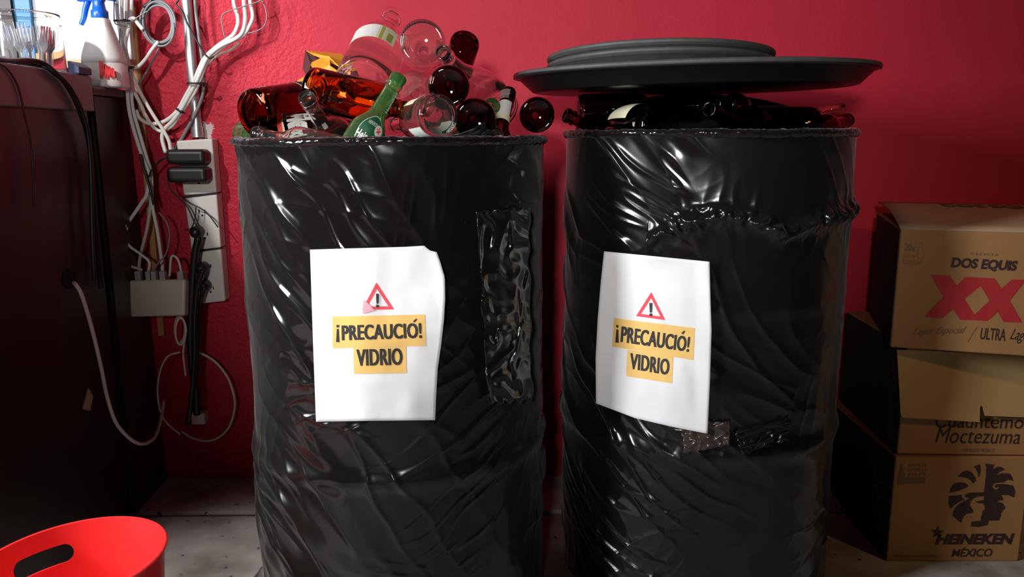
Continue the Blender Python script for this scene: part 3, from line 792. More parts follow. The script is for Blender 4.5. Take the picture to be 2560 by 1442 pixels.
for pl in ([(680, 190), (735, 165), (790, 150), (805, 250), (795, 320), (770, 385), (755, 310), (725, 240)],
           [(390, 375), (470, 290), (550, 255), (640, 290), (700, 370), (720, 440), (665, 495), (620, 430), (540, 385), (450, 370)],
           [(245, 660), (265, 570), (330, 490), (430, 470), (530, 490), (590, 535), (520, 580), (400, 625)],
           [(235, 715), (330, 715), (465, 695), (462, 735), (485, 765), (525, 778), (400, 830), (300, 910), (255, 950), (230, 860)],
           [(300, 1035), (350, 930), (440, 840), (590, 770), (588, 735), (560, 752), (530, 745), (518, 715), (560, 665), (700, 655), (870, 650), (870, 720), (760, 725), (680, 755), (620, 820), (605, 890), (650, 945), (675, 1000), (640, 1025), (560, 1035), (500, 1080), (470, 1130), (455, 1205), (380, 1150), (310, 1080)],
           [(885, 135), (960, 140), (1055, 155), (1010, 240), (1120, 185), (1190, 200), (1240, 240), (1150, 280), (1070, 355), (1180, 310), (1270, 308), (1330, 320), (1370, 380), (1395, 450), (1290, 420), (1220, 470), (1100, 480), (1040, 495), (1012, 550), (1050, 600), (1110, 600), (1140, 550), (1120, 545), (1085, 575), (1055, 545), (1080, 508), (1215, 500), (1390, 530), (1425, 640), (1405, 740), (1300, 700), (1170, 700), (1195, 740), (1210, 790), (1140, 800), (1085, 825), (1140, 832), (1190, 840), (1225, 880), (1245, 930), (1235, 955), (1195, 975), (1190, 1010), (1165, 1030), (1175, 1060), (1150, 1120), (1130, 1160), (950, 1160), (930, 1240), (780, 1275), (630, 1270), (640, 1180), (800, 1165), (815, 1090), (830, 1050), (840, 990), (880, 960), (880, 900), (840, 845), (780, 850), (700, 825), (800, 800), (865, 795), (865, 650), (885, 500), (905, 300), (905, 200)]):
    put_poly(EMB, E(pl), f1)
st = [(2343 + 17 * (1 if i % 2 == 0 else .42) * math.sin(i * PI / 5 + .12), 1331 - 17 * (1 if i % 2 == 0 else .42) * math.cos(i * PI / 5 + .12)) for i in range(10)]
part_poly(st, f1, M['card_ink'], x1, 'star')
KM, KX = M['card_ink'], x1
part_text('HEINEKEN', [(2337, 1361), (2534, 1360), (2537, 1333), (2341, 1335)], f1, KM, KX, bold=.05, shear=.2)
part_text('M\u00c9XICO', [(2378, 1392), (2480, 1391), (2482, 1366), (2381, 1367)], f1, KM, KX, bold=.02, shear=.15)
EMB.mk('feathered_head_emblem', M['card_ink'], x1, smooth=False, label='dark brown feathered head emblem')
KM = M['card_faint']
part_poly([(2244, 1210), (2261, 1210), (2262, 1185), (2257, 1172), (2256, 1158), (2252, 1158), (2251, 1172), (2246, 1185)], f1, KM, KX, 'bottle_pictogram')
g = G(); put_quad(g, [(2263, 1208), (2314, 1208), (2314, 1193), (2265, 1193)], f1, 2, 2); g.mk('print_block', KM, KX, smooth=False)
for i, t in enumerate(('CERVEZA', 'BOTELLA', '325 ML')): part_text(t, [(2269, 1167 + i * 11), (2318, 1166 + i * 11), (2319, 1159 + i * 11), (2270, 1160 + i * 11)], f1, KM, KX)
part_poly([(2237, 1392), (2345, 1391), (2345, 1387), (2237, 1388)], f1, KM, KX, 'small_print')
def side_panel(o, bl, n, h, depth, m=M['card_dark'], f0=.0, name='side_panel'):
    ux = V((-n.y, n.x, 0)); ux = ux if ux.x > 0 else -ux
    g = G(); g.obox(bl - ux * .0012 - n * .002 + V((0, 0, .003)), ux * .0014, -n * (depth - .004), V((0, 0, h - .006))); return g.mk(name, m, o, smooth=False, label='dark end panel, printed on lower cartons, painted-in shade on the top one')
def side_text(o, txt, bl, n, h, u0, u1, v0, v1, m=M['card_grey']):
    """runs upward along the left end panel; u = distance from the front, v = height"""
    ux = V((-n.y, n.x, 0)); ux = ux if ux.x > 0 else -ux
    vs, fs = text2d(txt); g = G()
    g.add([bl - ux * .0018 - n * (u0 + (u1 - u0) * (1 - v)) + V((0, 0, v0 + (v1 - v0) * u)) for u, v in vs], fs)
    g.mk('side_lettering', m, o, smooth=False)
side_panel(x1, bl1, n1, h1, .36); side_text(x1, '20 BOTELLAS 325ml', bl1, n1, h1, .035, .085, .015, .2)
# middle box
h2 = .232
A2 = PZ(2243, 1135, h1 + .002); B2 = A2 + ux1 * .34; B2.y -= .012
x2, f2, s2, bl2, ux2, n2, w2 = box_from(A2, B2, .33, h2, 'beer_carton', 'cardboard beer carton, middle of the stack, pale flap hanging over its front', M['card'])
KM, KX = M['card_ink'], x2
part_text('Cuauhtemoc', [(2338, 1069), (2580, 1072), (2580, 1038), (2340, 1032)], f2, KM, KX, shear=.15)
part_text('Moctezuma', [(2338, 1107), (2549, 1110), (2551, 1073), (2342, 1068)], f2, KM, KX, shear=.22)
part_text('HEINEKEN MEXICO', [(2405, 1129), (2486, 1130), (2486, 1122), (2405, 1121)], f2, M['card_faint'], KX, shear=.1)
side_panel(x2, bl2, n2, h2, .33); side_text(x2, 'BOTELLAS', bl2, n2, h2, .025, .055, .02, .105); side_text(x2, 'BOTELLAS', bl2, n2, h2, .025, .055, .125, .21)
# hanging flap (tilted a little away from the front face)
fl = n2 * .010
pts = [(2243, 874), (2248, 960), (2252, 1036), (2258, 1044), (2350, 1049), (2449, 1055), (2450, 1020), (2452, 1014), (2458, 1018), (2463, 1039), (2560, 1043), (2640, 1046), (2640, 893), (2560, 887), (2400, 880)]
g = G(); put_poly(g, pts, lambda x, y: PPl(x, y, bl2 + n2 * (.004 + .018 * (y - 874) / 170), n2))
fo = g.mk('hanging_flap', M['card_in'], x2, smooth=False, label='pale inner face of the hanging flap'); so = fo.modifiers.new('board', 'SOLIDIFY'); so.thickness = .003; so.offset = -1
# top box
h3 = .238; zb = h1 + h2 + .006
A3 = PZ(2226, 868, zb); B3 = A3 + (PZ(2540, 889, zb) - A3).normalized() * .40
x3, f3, s3, bl3, ux3, n3, w3 = box_from(A3, B3, .34, h3, 'beer_carton', 'cardboard beer carton on top of the stack, red XX on its front', M['card'])
KM, KX = M['card_ink'], x3
part_text('DOS EQUIS', [(2376, 672), (2538, 682), (2546, 652), (2382, 643)], f3, KM, KX, bold=.045)
part_text('ULTRA', [(2449, 848), (2513, 853), (2516, 822), (2454, 819)], f3, KM, KX, bold=.01)
part_text('Lager', [(2522, 856), (2580, 862), (2584, 824), (2530, 822)], f3, KM, KX, shear=.45)
KM = M['card_faint']
g = G()
def XX(p): return [(2300 + x * 260 / 1421, 670 + y * 150 / 820) for x, y in p]
put_poly(g, XX([(150, 95), (400, 100), (500, 240), (620, 120), (1020, 140), (1110, 280), (1260, 155), (1450, 160), (1225, 445), (1395, 745), (1140, 735), (1065, 600), (920, 720), (550, 705), (450, 560), (300, 690), (60, 665), (320, 390)]), f3)
g.mk('red_emblem', M['card_red'], x3, smooth=False, label='large red XX')
g = G(); put_poly(g, XX([(610, 420), (830, 245), (950, 445), (745, 635)]), lambda x, y: f3(x, y) + n3 * .0006); g.mk('emblem_gap', M['card'], x3, smooth=False)
g = G()
part_text('20x', [(2261, 627), (2289, 629), (2291, 610), (2263, 607)], f3, KM, KX, bold=.02)
part_text('325 ml', [(2259, 643), (2287, 644), (2288, 635), (2260, 634)], f3, KM, KX); part_text('BOTELLAS', [(2257, 660), (2303, 662), (2304, 650), (2258, 649)], f3, KM, KX)
part_text('CERVEZA', [(2428, 637), (2495, 640), (2496, 634), (2429, 631)], f3, KM, KX, spacing=1.4)
part_text('Lager Especial', [(2280, 842), (2412, 838), (2416, 816), (2288, 818)], f3, KM, KX, shear=.45)
part_poly([(2418, 855), (2420, 855), (2444, 816), (2442, 816)], f3, KM, KX, 'slash')
g = G()
btl = [(2298, 606), (2305, 606), (2305, 618), (2309, 628), (2308, 645), (2294, 645), (2294, 628), (2298, 618)]
for p, q in zip(btl, btl[1:] + btl[:1]):
    d = V((q[0] - p[0], q[1] - p[1])); d = V((-d.y, d.x)).normalized() * .8
    put_poly(g, [p, q, (q[0] + d.x, q[1] + d.y), (p[0] + d.x, p[1] + d.y)], f3)
g.mk('bottle_outline', M['card_faint'], x3, smooth=False)
side_panel(x3, bl3, n3, h3, .34)  # shadow on this carton end, painted in with the dark panel colour
g = G(); c = bl3 - n3 * .19 - ux3 * .0022 + V((0, 0, .135)); g.obox(c, ux3 * .0012, -n3 * .07, V((0, 0, .05))); g.mk('hand_hole', M['hole'], x3, smooth=False)
# top flaps bulge upward toward the wall, leaving a gap at the left corner
g = G(); t0 = bl3 + V((0, 0, h3 + .002)); wv = ux3 * w3; vs = []; fs = []
for j in range(9):
    for i in range(13):
        u, v = i / 12, j / 8
        p = t0 + wv * u - n3 * (.34 * v) + V((0, 0, .024 * v + .010 * math.sin(v * PI) * (1 - .3 * u)))
        if i == 0: p -= ux3 * 0
        vs.append(p)
for j in range(8):
    for i in range(12):
        a = j * 13 + i; fs.append((a, a + 1, a + 14, a + 13))
tp = mk('top_flap', vs, fs, M['card_top'], x3, label='pale top flaps'); so = tp.modifiers.new('board', 'SOLIDIFY'); so.thickness = .003
def top3(px, py): return PPl(px, py, t0 + V((0, 0, .026)), V((0, 0, 1)))
g = G(); tb = (t0 - n3 * .26); vs, fs = text2d('DOS EQUIS', bold=.03)
def tsurf(u, v): return t0 + wv * u - n3 * (.34 * v) + V((0, 0, .024 * v + .010 * math.sin(v * PI) * (1 - .3 * u) + .0012))
g.add([tsurf(.30 + .52 * u, .66 + .2 * v) for u, v in vs], fs); g.mk('top_lettering', M['card_faint'], x3, smooth=False)

# ------------------------------------------------------------------ counter and cabinet on the left
ca, cb = PZ(0, 155, 1.026), PZ(229, 190, 1.026); ca.z = cb.z = 0; print('counter', ca, cb); cd_ = (cb - ca).normalized(); cn = V((-cd_.y, cd_.x, 0)); cn = cn if cn.x < 0 else -cn
ca = ca - cd_ * .20
top = 1.026
ctr = empty('bar_counter', (ca + cb) / 2 + cn * .3); tag(ctr, 'dark brown bar counter at the left edge with thick grey-brown top', 'counter')
g = G(); g.obox(ca + V((0, 0, top - .074)), cb - ca, cn * .62, V((0, 0, .074))); bevel(g.mk('countertop', M['slab'], ctr, smooth=False, label='grey-brown laminate top slab'), .003)
g = G(); g.obox(ca + cn * .012, (cb - ca) - cd_ * .012, cn * .58, V((0, 0, top - .0745))); g.mk('counter_body', M['wood_dark'], ctr, smooth=False)
def cs(px, py, off=.002): return PPl(px, py, ca + cn * .012 - cn * off, cn)
g = G(); put_poly(g, [(173 + 17 * math.cos(t * PI / 10), 697 + 24 * math.sin(t * PI / 10)) for t in range(20)], lambda x, y: cs(x, y, .0015)); g.mk('cable_hole', M['hole'], ctr, smooth=False)
q0 = V((-.905, 1.775, 0))
cab = empty('side_cabinet', (-1.05, 1.87, 0)); tag(cab, 'dark walnut cabinet between the bar counter and the red wall', 'cabinet')
g = G(); g.hexa([(-1.35, 1.775, 0), (-.902, 1.775, 0), (-.912, WY - .012, 0), (-1.35, WY - .012, 0), (-1.35, 1.775, .985), (-.905, 1.775, .985), (-.925, WY - .012, .985), (-1.35, WY - .012, .985)])
g.mk('cabinet_body', M['cab'], cab, smooth=False)
g = G(); g.hexa([(-1.36, 1.765, .9865), (-.918, 1.765, .9865), (-.905, 1.785, .9865), (-.918, WY - .011, .9865), (-1.36, 1.765, 1.006), (-.918, 1.765, 1.006), (-.905, 1.785, 1.006), (-.918, WY - .011, 1.006)])
g = G(); g.box((-1.36, 1.765, .9865), (-.902, WY - .011, 1.006)); bevel(g.mk('cabinet_top', M['cab'], cab, smooth=False), .005)
g = G(); put_quad(g, [(208, 1022), (226, 1026), (233, 990), (222, 970)], lambda x, y: cs(x, y, .004), 2, 2); o = g.mk('cream_plate', M['cream'], smooth=False); tag(o, 'small cream plate on the dark counter side', 'plate'); so = o.modifiers.new('t', 'SOLIDIFY'); so.thickness = .003

# white board with pine frame behind
BY = WY - .03
a = P(20, 150, BY); b = P(330, 150, BY)
wb = empty('white_board', ((a.x + b.x) / 2, BY, a.z)); tag(wb, 'bright white board in a pine frame on the wall behind the spray bottle', 'board')
g = G(); g.box((P(85, 100, BY).x, BY, a.z), (b.x, BY + .02, a.z + .5)); g.mk('board_panel', M['board'], wb, smooth=False)
g = G(); g.box((P(60, 100, BY).x, BY - .01, a.z - .02), (b.x, BY + .022, a.z)); bevel(g.mk('frame_rail', M['wood'], wb, smooth=False, label='pine bottom rail'), .002)
g = G(); g.box((P(46, 60, BY).x, BY - .012, a.z - .02), (P(86, 60, BY).x, BY + .022, a.z + .5)); g.mk('blue_edge', M['blue_strip'], wb, smooth=False, label='blue strip along the board')
g = G(); g.box((-1.75, BY - .02, a.z - .1), (P(45, 60, BY).x, BY + .022, a.z + .5)); tag(g.mk('wall_panel', M['brown_panel'], smooth=False), 'dark brown panel on the wall left of the blue strip', 'panel')
# pine batten on the wall
g = G(); p0 = P(330, 0, WY - .02); p1 = P(350, 250, WY - .02); p2 = P(392, 900, WY - .02)
g.obox(V((p0.x - .016, WY - .012, .40)), (.015, 0, 0), (0, .011, 0), (.0, 0, .80)); o = g.mk('wood_batten', M['wood'], smooth=False); tag(o, 'vertical pine batten on the red wall behind the white cables', 'batten'); bevel(o, .002)

# ------------------------------------------------------------------ jar with plastic forks, box, spray bottle
jc = PPl(66, 120, ca + cn * .10, cn); jc.z = top + .0005; jr = .070
g = G(); prof = [(0, 0), (jr * .9, 0), (jr * .98, .004), (jr, .012), (jr, .088), (jr * .97, .094), (jr * .97, .097), (jr * 1.0, .100), (jr * .97, .103), (jr * 1.0, .108), (jr * .97, .112), (jr * .98, .118), (jr * .955, .119), (jr * .94, .112), (jr * .94, .095), (jr * .97, .086), (jr * .97, .012), (jr * .9, .004), (0, .004)]
g.lathe(prof, jc, (0, 0, 1), 64); o = g.mk('plastic_jar', M['clear_pl'], origin=jc); tag(o, 'clear plastic jar of forks on the counter', 'jar')
def fork(i):
    ang = i * 2.4; rr = jr * (.28 + .5 * random.random()); lean = random.uniform(-.3, .3)
    c = jc + V((math.cos(ang) * rr, math.sin(ang) * rr, .006)); t = V((math.cos(ang) * .16 + lean * .3, math.sin(ang) * .2, 1)).normalized()
    side = t.cross(V((random.uniform(-.4, .4), -1, 0))).normalized(); fr = side.cross(t)
    L = random.uniform(.078, .098); g = G()
    def bl(h0, h1, w0, w1, x0=0, x1=0): 
        a, b = c + t * h0 + side * x0, c + t * h1 + side * x1; th = fr * .0012
        g.hexa([a - side * w0 - th, a + side * w0 - th, a + side * w0 + th, a - side * w0 + th, b - side * w1 - th, b + side * w1 - th, b + side * w1 + th, b - side * w1 + th])
    bl(0, L * .42, .004, .003); bl(L * .42, L * .58, .003, .012); bl(L * .58, L * .66, .012, .012)
    for k in (-1, -.33, .33, 1): bl(L * .66, L, .0022, .001, k * .0098, k * .0098)
    o = g.mk('plastic_fork', M['fork_pl'], smooth=False); tag(o, 'clear plastic fork standing tines up in the jar', 'fork', 'plastic forks in the jar')
for i in range(17): fork(i)
bc = P(192, 182, 1.74); bc.z = top + .0005
g = G(); x0, x1 = P(169, 170, 1.705).x, P(198, 170, 1.705).x
g.add([(x0, 1.705, bc.z), (x1, 1.705, bc.z), (x1, 1.705, bc.z + .014), (x1 - .018, 1.705, bc.z + .026), (x0, 1.705, bc.z + .026)] + [(x0, 1.755, bc.z), (x1, 1.755, bc.z), (x1, 1.755, bc.z + .014), (x1 - .018, 1.755, bc.z + .026), (x0, 1.755, bc.z + .026)],
      [(0, 1, 2, 3, 4), (9, 8, 7, 6, 5), (0, 5, 6, 1), (1, 6, 7, 2), (2, 7, 8, 3), (3, 8, 9, 4), (4, 9, 5, 0)])
o = g.mk('small_case', M['blue_box'], smooth=False); tag(bevel(o, .002), 'small dark blue case on the counter between jar and spray bottle', 'case')
sc = V((P(266, 205, 1.862).x, 1.862, 1.0065)); sp = empty('spray_bottle', sc); tag(sp, 'white spray bottle with blue trigger head and red scribble on the cabinet', 'spray bottle')
def sqr(g, rows, c):
    seg = 40; vs = []; fs = []
    for h, a, b in rows:
        for k in range(seg):
            t = 2 * PI * k / seg; e = 2 / 3.2
            vs.append(c + V((a * math.copysign(abs(math.cos(t)) ** e, math.cos(t)), b * math.copysign(abs(math.sin(t)) ** e, math.sin(t)), h)))
    for j in range(len(rows) - 1):
        for k in range(seg):
            l = (k + 1) % seg; fs.append((j * seg + k, j * seg + l, (j + 1) * seg + l, (j + 1) * seg + k))
    fs.append(tuple(range(seg))[::-1]); fs.append(tuple((len(rows) - 1) * seg + k for k in range(seg)))
    return g.add(vs, fs)
g = G(); sqr(g, [(0, .043, .033), (.004, .046, .036), (.053, .045, .035)], sc); g.mk('bottle_base', M['liquid'], sp, label='pinkish lower part filled with liquid')
g = G(); sqr(g, [(.053, .045, .035), (.066, .044, .035), (.080, .040, .033), (.10, .033, .028), (.12, .027, .024), (.138, .021, .020), (.150, .018, .018)], sc); g.mk('bottle_body', M['hdpe'], sp)
g = G(); g.lathe([(0, .150), (.017, .150), (.018, .152), (.018, .166), (.0145, .170), (.0125, .182), (.0125, .20), (0, .20)], sc, (0, 0, 1), 32); g.mk('collar', M['spray_blue'], sp)
g = G(); g.obox(sc + V((-.045, -.010, .186)), (.058, 0, 0), (0, .020, 0), (0, 0, .024)); g.obox(sc + V((.013, -.008, .19)), (.025, 0, -.004), (0, .016, 0), (0, 0, .014)); bevel(g.mk('spray_head', M['spray_blue'], sp, smooth=False), .004, 3)
g = G(); g.tube([sc + V((-.022, 0, .190)), sc + V((-.030, 0, .172)), sc + V((-.036, 0, .152)), sc + V((-.044, 0, .138))], lambda t: .0075 - .002 * t, 10); g.mk('trigger', M['spray_blue'], sp)
def spf(px, py): return PPl(px, py, sc + V((0, -.0405, 0)), V((0, -1, .03)).normalized())
g = G(); zz = [(250, 152), (253, 196), (262, 160), (266, 196), (273, 166), (276, 193), (281, 170), (285, 192)]
for p, q in zip(zz, zz[1:]): put_poly(g, [(p[0] - 3.4, p[1]), (p[0] + 3.4, p[1]), (q[0] + 3.4, q[1]), (q[0] - 3.4, q[1])], spf)
g.mk('red_scribble', M['marker'], sp, smooth=False)

# ------------------------------------------------------------------ conduit, sockets, adapters, switch
g = G(); c0 = P(464, -60, WY - .016); c1 = P(493, 340, WY - .016); g.tube([V((c1.x - .001, WY - .0135, c1.z + .45)), V((c1.x, WY - .0135, c1.z))], .0125, 20, smooth=False)
cn_ = g.mk('conduit_pipe', M['steel']); tag(cn_, 'galvanised steel conduit pipe running down the red wall into the outlet strip', 'pipe'); sharp(cn_)
g = G(); g.tube([V((c1.x, WY - .0145, c1.z + .022)), V((c1.x, WY - .0145, c1.z - .003))], .0142, 20, smooth=False); sharp(g.mk('coupling', M['steel'], cn_))
SY = WY - .040
ps = empty('outlet_strip', P(520, 755, SY)); tag(ps, 'off white three box outlet strip on the wall under the conduit', 'outlet strip')
def sline(t): return V((440 + 57 * t, 352 + 408 * t)), V((530 + 33 * t, 346 + 407 * t))
def spx(px, py): return PPl(px, py, V((0, SY - .0008, 0)), V((0, -1, 0)))
for k, (t0_, t1_) in enumerate(((0, .335), (.340, .672), (.677, 1.0))):
    l0, r0 = sline(t0_); l1, r1 = sline(t1_)
    q = [P(l1.x, l1.y, SY), P(r1.x, r1.y, SY), P(r0.x, r0.y, SY), P(l0.x, l0.y, SY)]
    g = G(); back = [V((p.x, WY - .001, p.z)) for p in q]
    g.hexa([q[0], q[1], back[1], back[0], q[3], q[2], back[2], back[3]])
    bx = g.mk('outlet_box', M['socket'], ps, smooth=False); bevel(bx, .004, 3)
    for v in ((.30, .72) if k else (.72,)):
        m = (l0 + (l1 - l0) * v + r0 + (r1 - r0) * v) / 2
        c = spx(m.x, m.y); g = G()
        for dx in (-.007, .007): g.box((c.x + dx - .0012, c.y - .0004, c.z - .004), (c.x + dx + .0012, c.y + .001, c.z + .004))
        g.tube([c + V((0, 0, -.010)), c + V((0, .001, -.010))], .0025, 10, smooth=False); g.mk('socket_slot', M['hole'], bx, smooth=False)
    if k:
        g = G(); a, b = P(l0.x - 2, l0.y + 3, SY - .002), P(r0.x + 2, r0.y - 2, SY - .002)
        g.obox(a - V((0, 0, .0022)), b - a, V((0, .004, 0)), V((0, 0, .0044))); g.mk('cable_tie', M['blk'], ps, smooth=False, label='black tie across the strip')
def rbox(name, x0, x1, y0, y1, yf, depth, rad, m, label, cat, parent=None, group=None):
    """rounded block seen face on; pixels x0..x1,y0..y1 at front plane yf"""
    a, b = P(x0, y1, yf), P(x1, y0, yf); g = G(); g.box((a.x, yf, a.z), (b.x, yf + depth, b.z))
    o = g.mk(name, m, parent, smooth=False)
    bevel(o, rad, 4); 
    if not parent: tag(o, label, cat, group)
    return o
rbox('power_adapter', 414, 508, 373, 411, SY - .050, .048, .010, M['blk'], 'black power adapter, upper of the two plugged into the outlet strip', 'adapter', group='black power adapters')
rbox('power_adapter', 416, 512, 417, 457, SY - .050, .048, .010, M['blk'], 'black power adapter, lower of the two plugged into the outlet strip', 'adapter', group='black power adapters')
sw = empty('network_switch', P(390, 795, 1.87)); tag(sw, 'small ivory network switch box hanging by its cables left of the outlet strip', 'network switch')
q = [P(314, 792, 1.86), P(461, 789, 1.86), P(463, 697, 1.875), P(322, 700, 1.875)]; dv = V((0, .028, -.006)); g = G()
g.hexa([q[0], q[1], q[1] + dv, q[0] + dv, q[3], q[2], q[2] + dv, q[3] + dv]); bevel(g.mk('switch_case', M['switch'], sw, smooth=False), .006, 3)
for x in (346, 372, 384, 407, 452):
    a = P(x - 6, 699, 1.88); b = P(x + 6, 678, 1.88); g = G(); g.box((a.x, 1.876, a.z), (b.x, 1.888, b.z)); g.mk('network_plug', M['grey_plug'], sw, smooth=False)
for px, py, lab in ((497, 578, 'black plug in the middle box of the outlet strip'), (511, 668, 'black plug, upper of two in the lowest outlet box'), (515, 712, 'black plug, lower of two in the lowest outlet box')):
    c = P(px, py, SY); g = G(); g.lathe([(0, 0), (.014, 0), (.0155, -.004), (.0145, -.022), (.010, -.032), (0, -.034)][::-1], c, (0, 1, 0), 20)
    pl = g.mk('power_plug', M['blk']); tag(pl, lab, 'plug', 'black plugs in the outlet strip')
rbox('small_adapter', 479, 510, 1032, 1062, WY - .03, .028, .004, M['socket'], 'small pale adapter hanging low beside the drum', 'adapter')

# ------------------------------------------------------------------ cables
def cable(pts, r, m, label, name='cable', y=1.93, group=None, sides=10, step=6):
    p = [P(*(q if len(q) == 3 else (*q, y))) for q in pts]
    g = G(); g.tube(p, r, sides, step=step); o = g.mk(name, M[m]); return tag(o, label, 'cable', group)
TR = 'white trunk cables beside the batten'
cable([(290, -30), (294, 40), (300, 80), (309, 140), (317, 200), (322, 270), (336, 330), (356, 392), (372, 432), (368, 481), (354, 507), (316, 562)], .0044, 'wht_pvc', 'leftmost white cable of the trunk running down past the spray bottle', y=1.915, group=TR)
cable([(304, -30), (305, 40), (308, 80), (317, 140), (325, 200), (332, 270), (348, 330), (366, 392), (378, 434), (380, 500), (384, 531), (394, 580), (403, 644), (407, 680)], .0042, 'wht_pvc', 'white trunk cable that ends in the middle of the network switch', y=1.925, group=TR)
cable([(318, -30), (316, 40), (314, 82), (312, 120), (322, 170), (329, 230), (330, 280), (342, 340), (362, 400), (374, 450), (377, 500), (368, 569), (351, 639), (347, 682)], .0040, 'wht_old', 'yellowed trunk cable that ends at the left port of the network switch', y=1.93, group=TR)
cable([(330, -30), (329, 20), (326, 60), (318, 85), (314, 120), (328, 178), (345, 220), (368, 262), (390, 298), (408, 325), (422, 352), (428, 384)], .0042, 'wht_pvc', 'white cable crossing from the trunk down to the upper power adapter', y=1.92)
cable([(326, 190), (334, 225), (352, 262), (366, 292), (384, 318), (402, 328), (412, 322)], .0042, 'wht_pvc', 'short white cable crossing under the sagging loop', y=1.935)
loop = [(340, 275), (350, 296), (374, 309), (404, 306), (430, 288), (446, 274)]
cable([(583, -30), (585, 10), (594, 40), (594, 62), (584, 85), (566, 100), (540, 118), (512, 145), (498, 172), (484, 205), (464, 240), (448, 270), (428, 292), (404, 306), (374, 309), (350, 296), (340, 275)], .0046, 'wht_pvc', 'leftmost of three white cables dropping from above, its end sagging in a loop', y=1.935)
cable([(609, -30), (610, 10), (613, 45), (607, 78), (590, 96), (550, 116), (520, 142), (505, 172), (490, 207), (470, 243), (452, 275), (430, 304), (412, 322), (405, 345), (414, 382)], .0046, 'wht_pvc', 'middle of three white cables dropping from above, ending at the power adapter', y=1.925)
cable([(624, -30), (626, 5), (632, 40), (624, 64), (606, 90), (578, 104), (548, 124), (520, 150), (508, 178), (496, 210), (484, 235), (466, 262), (448, 288), (432, 312), (418, 322)], .0046, 'wht_pvc', 'rightmost of three white cables dropping from above onto the bundle', y=1.930)
cable([(600, 106), (574, 126), (545, 138), (520, 162), (508, 186), (498, 212)], .0036, 'wht_old', 'thin yellowed cable under the white bundle right of the conduit', y=1.945)
cable([(487, -30), (489, 20), (495, 70), (503, 130), (509, 190), (506, 240), (488, 285), (466, 325), (444, 362), (424, 380)], .0040, 'gry_pvc', 'grey cable following the conduit pipe', y=1.945)
g = G(); pts = []
for k in range(7 * 24):
    t = 2 * PI * k / 24; e = k / (7 * 24); rx = 38 + 4 * math.sin(e * 9); ry = 51 + 4 * math.cos(e * 7)
    ct, st_ = math.cos(t), math.sin(t); x = 396 + rx * ct + .14 * ry * st_ + 3 * math.sin(e * 21); y = 58 + ry * st_ - 4 * ct + 3 * math.cos(e * 17)
    pts.append(P(x, y, 1.915 + .014 * e))
g.tube(pts, .0026, 8, step=2); o = g.mk('cable_coil', M['gry_pvc']); tag(o, 'grey cable wound in an oval coil beside the conduit', 'cable')
cable([(360, 18), (378, 4), (392, -30)], .0055, 'blk_pvc', 'short black cable rising from the grey coil', y=1.92)
cable([(450, -30), (446, 0), (440, 10), (456, 30), (470, 62), (488, 95), (506, 126), (520, 143), (534, 142)], .0022, 'blk_pvc', 'thin black cable slanting across the conduit pipe', y=1.91)
cable([(660, -20), (654, 0), (608, 16), (566, 30), (554, 44), (557, 70), (562, 95)], .0013, 'gry_pvc', 'thin dark wire bent in an angle around the three white cables', y=1.92)
cable([(654, 0), (663, 20), (667, 42), (660, 65), (640, 78), (604, 86)], .0014, 'gry_pvc', 'thin dark wire curving right of the three white cables', y=1.93)
cable([(322, 62), (327, 48), (336, 47), (346, 60), (358, 74)], .0048, 'wht_pvc', 'short white cable arching over the batten to the grey coil', y=1.912)
cable([(330, 166), (338, 169), (350, 163), (366, 145), (380, 124), (396, 104)], .0040, 'wht_pvc', 'short white cable curving from the batten up to the grey coil', y=1.915)
cable([(404, 106), (392, 132), (376, 162), (360, 190), (346, 212)], .0024, 'gry_pvc', 'grey cable slanting from the coil down across the batten', y=1.935)
cable([(286, -30), (285, 40), (288, 58), (300, 62), (322, 58), (345, 42), (372, 26)], .0014, 'gry_pvc', 'thin grey wire looping round the top of the white trunk', y=1.905)
cable([(300, 72), (299, 110), (304, 150), (312, 178)], .0014, 'gry_pvc', 'thin grey wire hanging left of the white trunk', y=1.90)
cable([(351, 385), (358, 418), (368, 448), (377, 479), (384, 512)], .0030, 'blk_pvc', 'black cable twisted across the white trunk', y=1.90)
cable([(416, 392), (398, 404), (380, 424), (372, 442)], .0022, 'blk_pvc', 'black cord from the upper adapter to the trunk', y=1.905)
cable([(418, 438), (425, 470), (450, 498), (470, 520), (486, 555), (500, 572)], .0018, 'blk_pvc', 'black cord from the lower adapter to the middle plug', y=1.90)
cable([(448, 488), (470, 505), (500, 520), (520, 535), (545, 568)], .0016, 'blk_pvc', 'black cord arching over the middle outlet box', y=1.905)
cable([(490, 515), (488, 545), (478, 570), (462, 576)], .0014, 'blk_pvc', 'thin black cord hooked over the middle outlet box', y=1.905)
W2 = 'white cables fanned above the network switch'
cable([(314, 562), (306, 578), (284, 602), (273, 630), (279, 675), (300, 712), (316, 724)], .0036, 'wht_pvc', 'white cable bowed out left of the network switch', y=1.885, group=W2)
cable([(312, 572), (301, 592), (301, 632), (320, 661), (356, 675)], .0032, 'wht_old', 'yellowed cable bowed inside the outer one above the switch', y=1.895, group=W2)
cable([(318, 568), (311, 590), (322, 613), (351, 635), (373, 655), (370, 684)], .0032, 'wht_pvc', 'white cable crossing to the second port of the switch', y=1.89, group=W2)
cable([(396, 530), (416, 555), (424, 590), (414, 636), (392, 662), (384, 684)], .0020, 'gry_pvc', 'thin grey cable bowed right above the network switch', y=1.89)
cable([(424, 690), (427, 650), (433, 639), (446, 651), (454, 684)], .0028, 'wht_old', 'short pale cable arched over the right end of the switch', y=1.885)
cable([(497, 590), (487, 640), (481, 720), (476, 820), (478, 900), (490, 980), (492, 1036)], .0090, 'blk_pvc', 'thick black cord hanging from the middle plug to the low adapter', y=1.90)
cable([(508, 672), (494, 720), (487, 800), (486, 900), (478, 1000), (470, 1060)], .0060, 'blk_pvc', 'black cord hanging from the upper plug of the lowest outlet box', y=1.885)
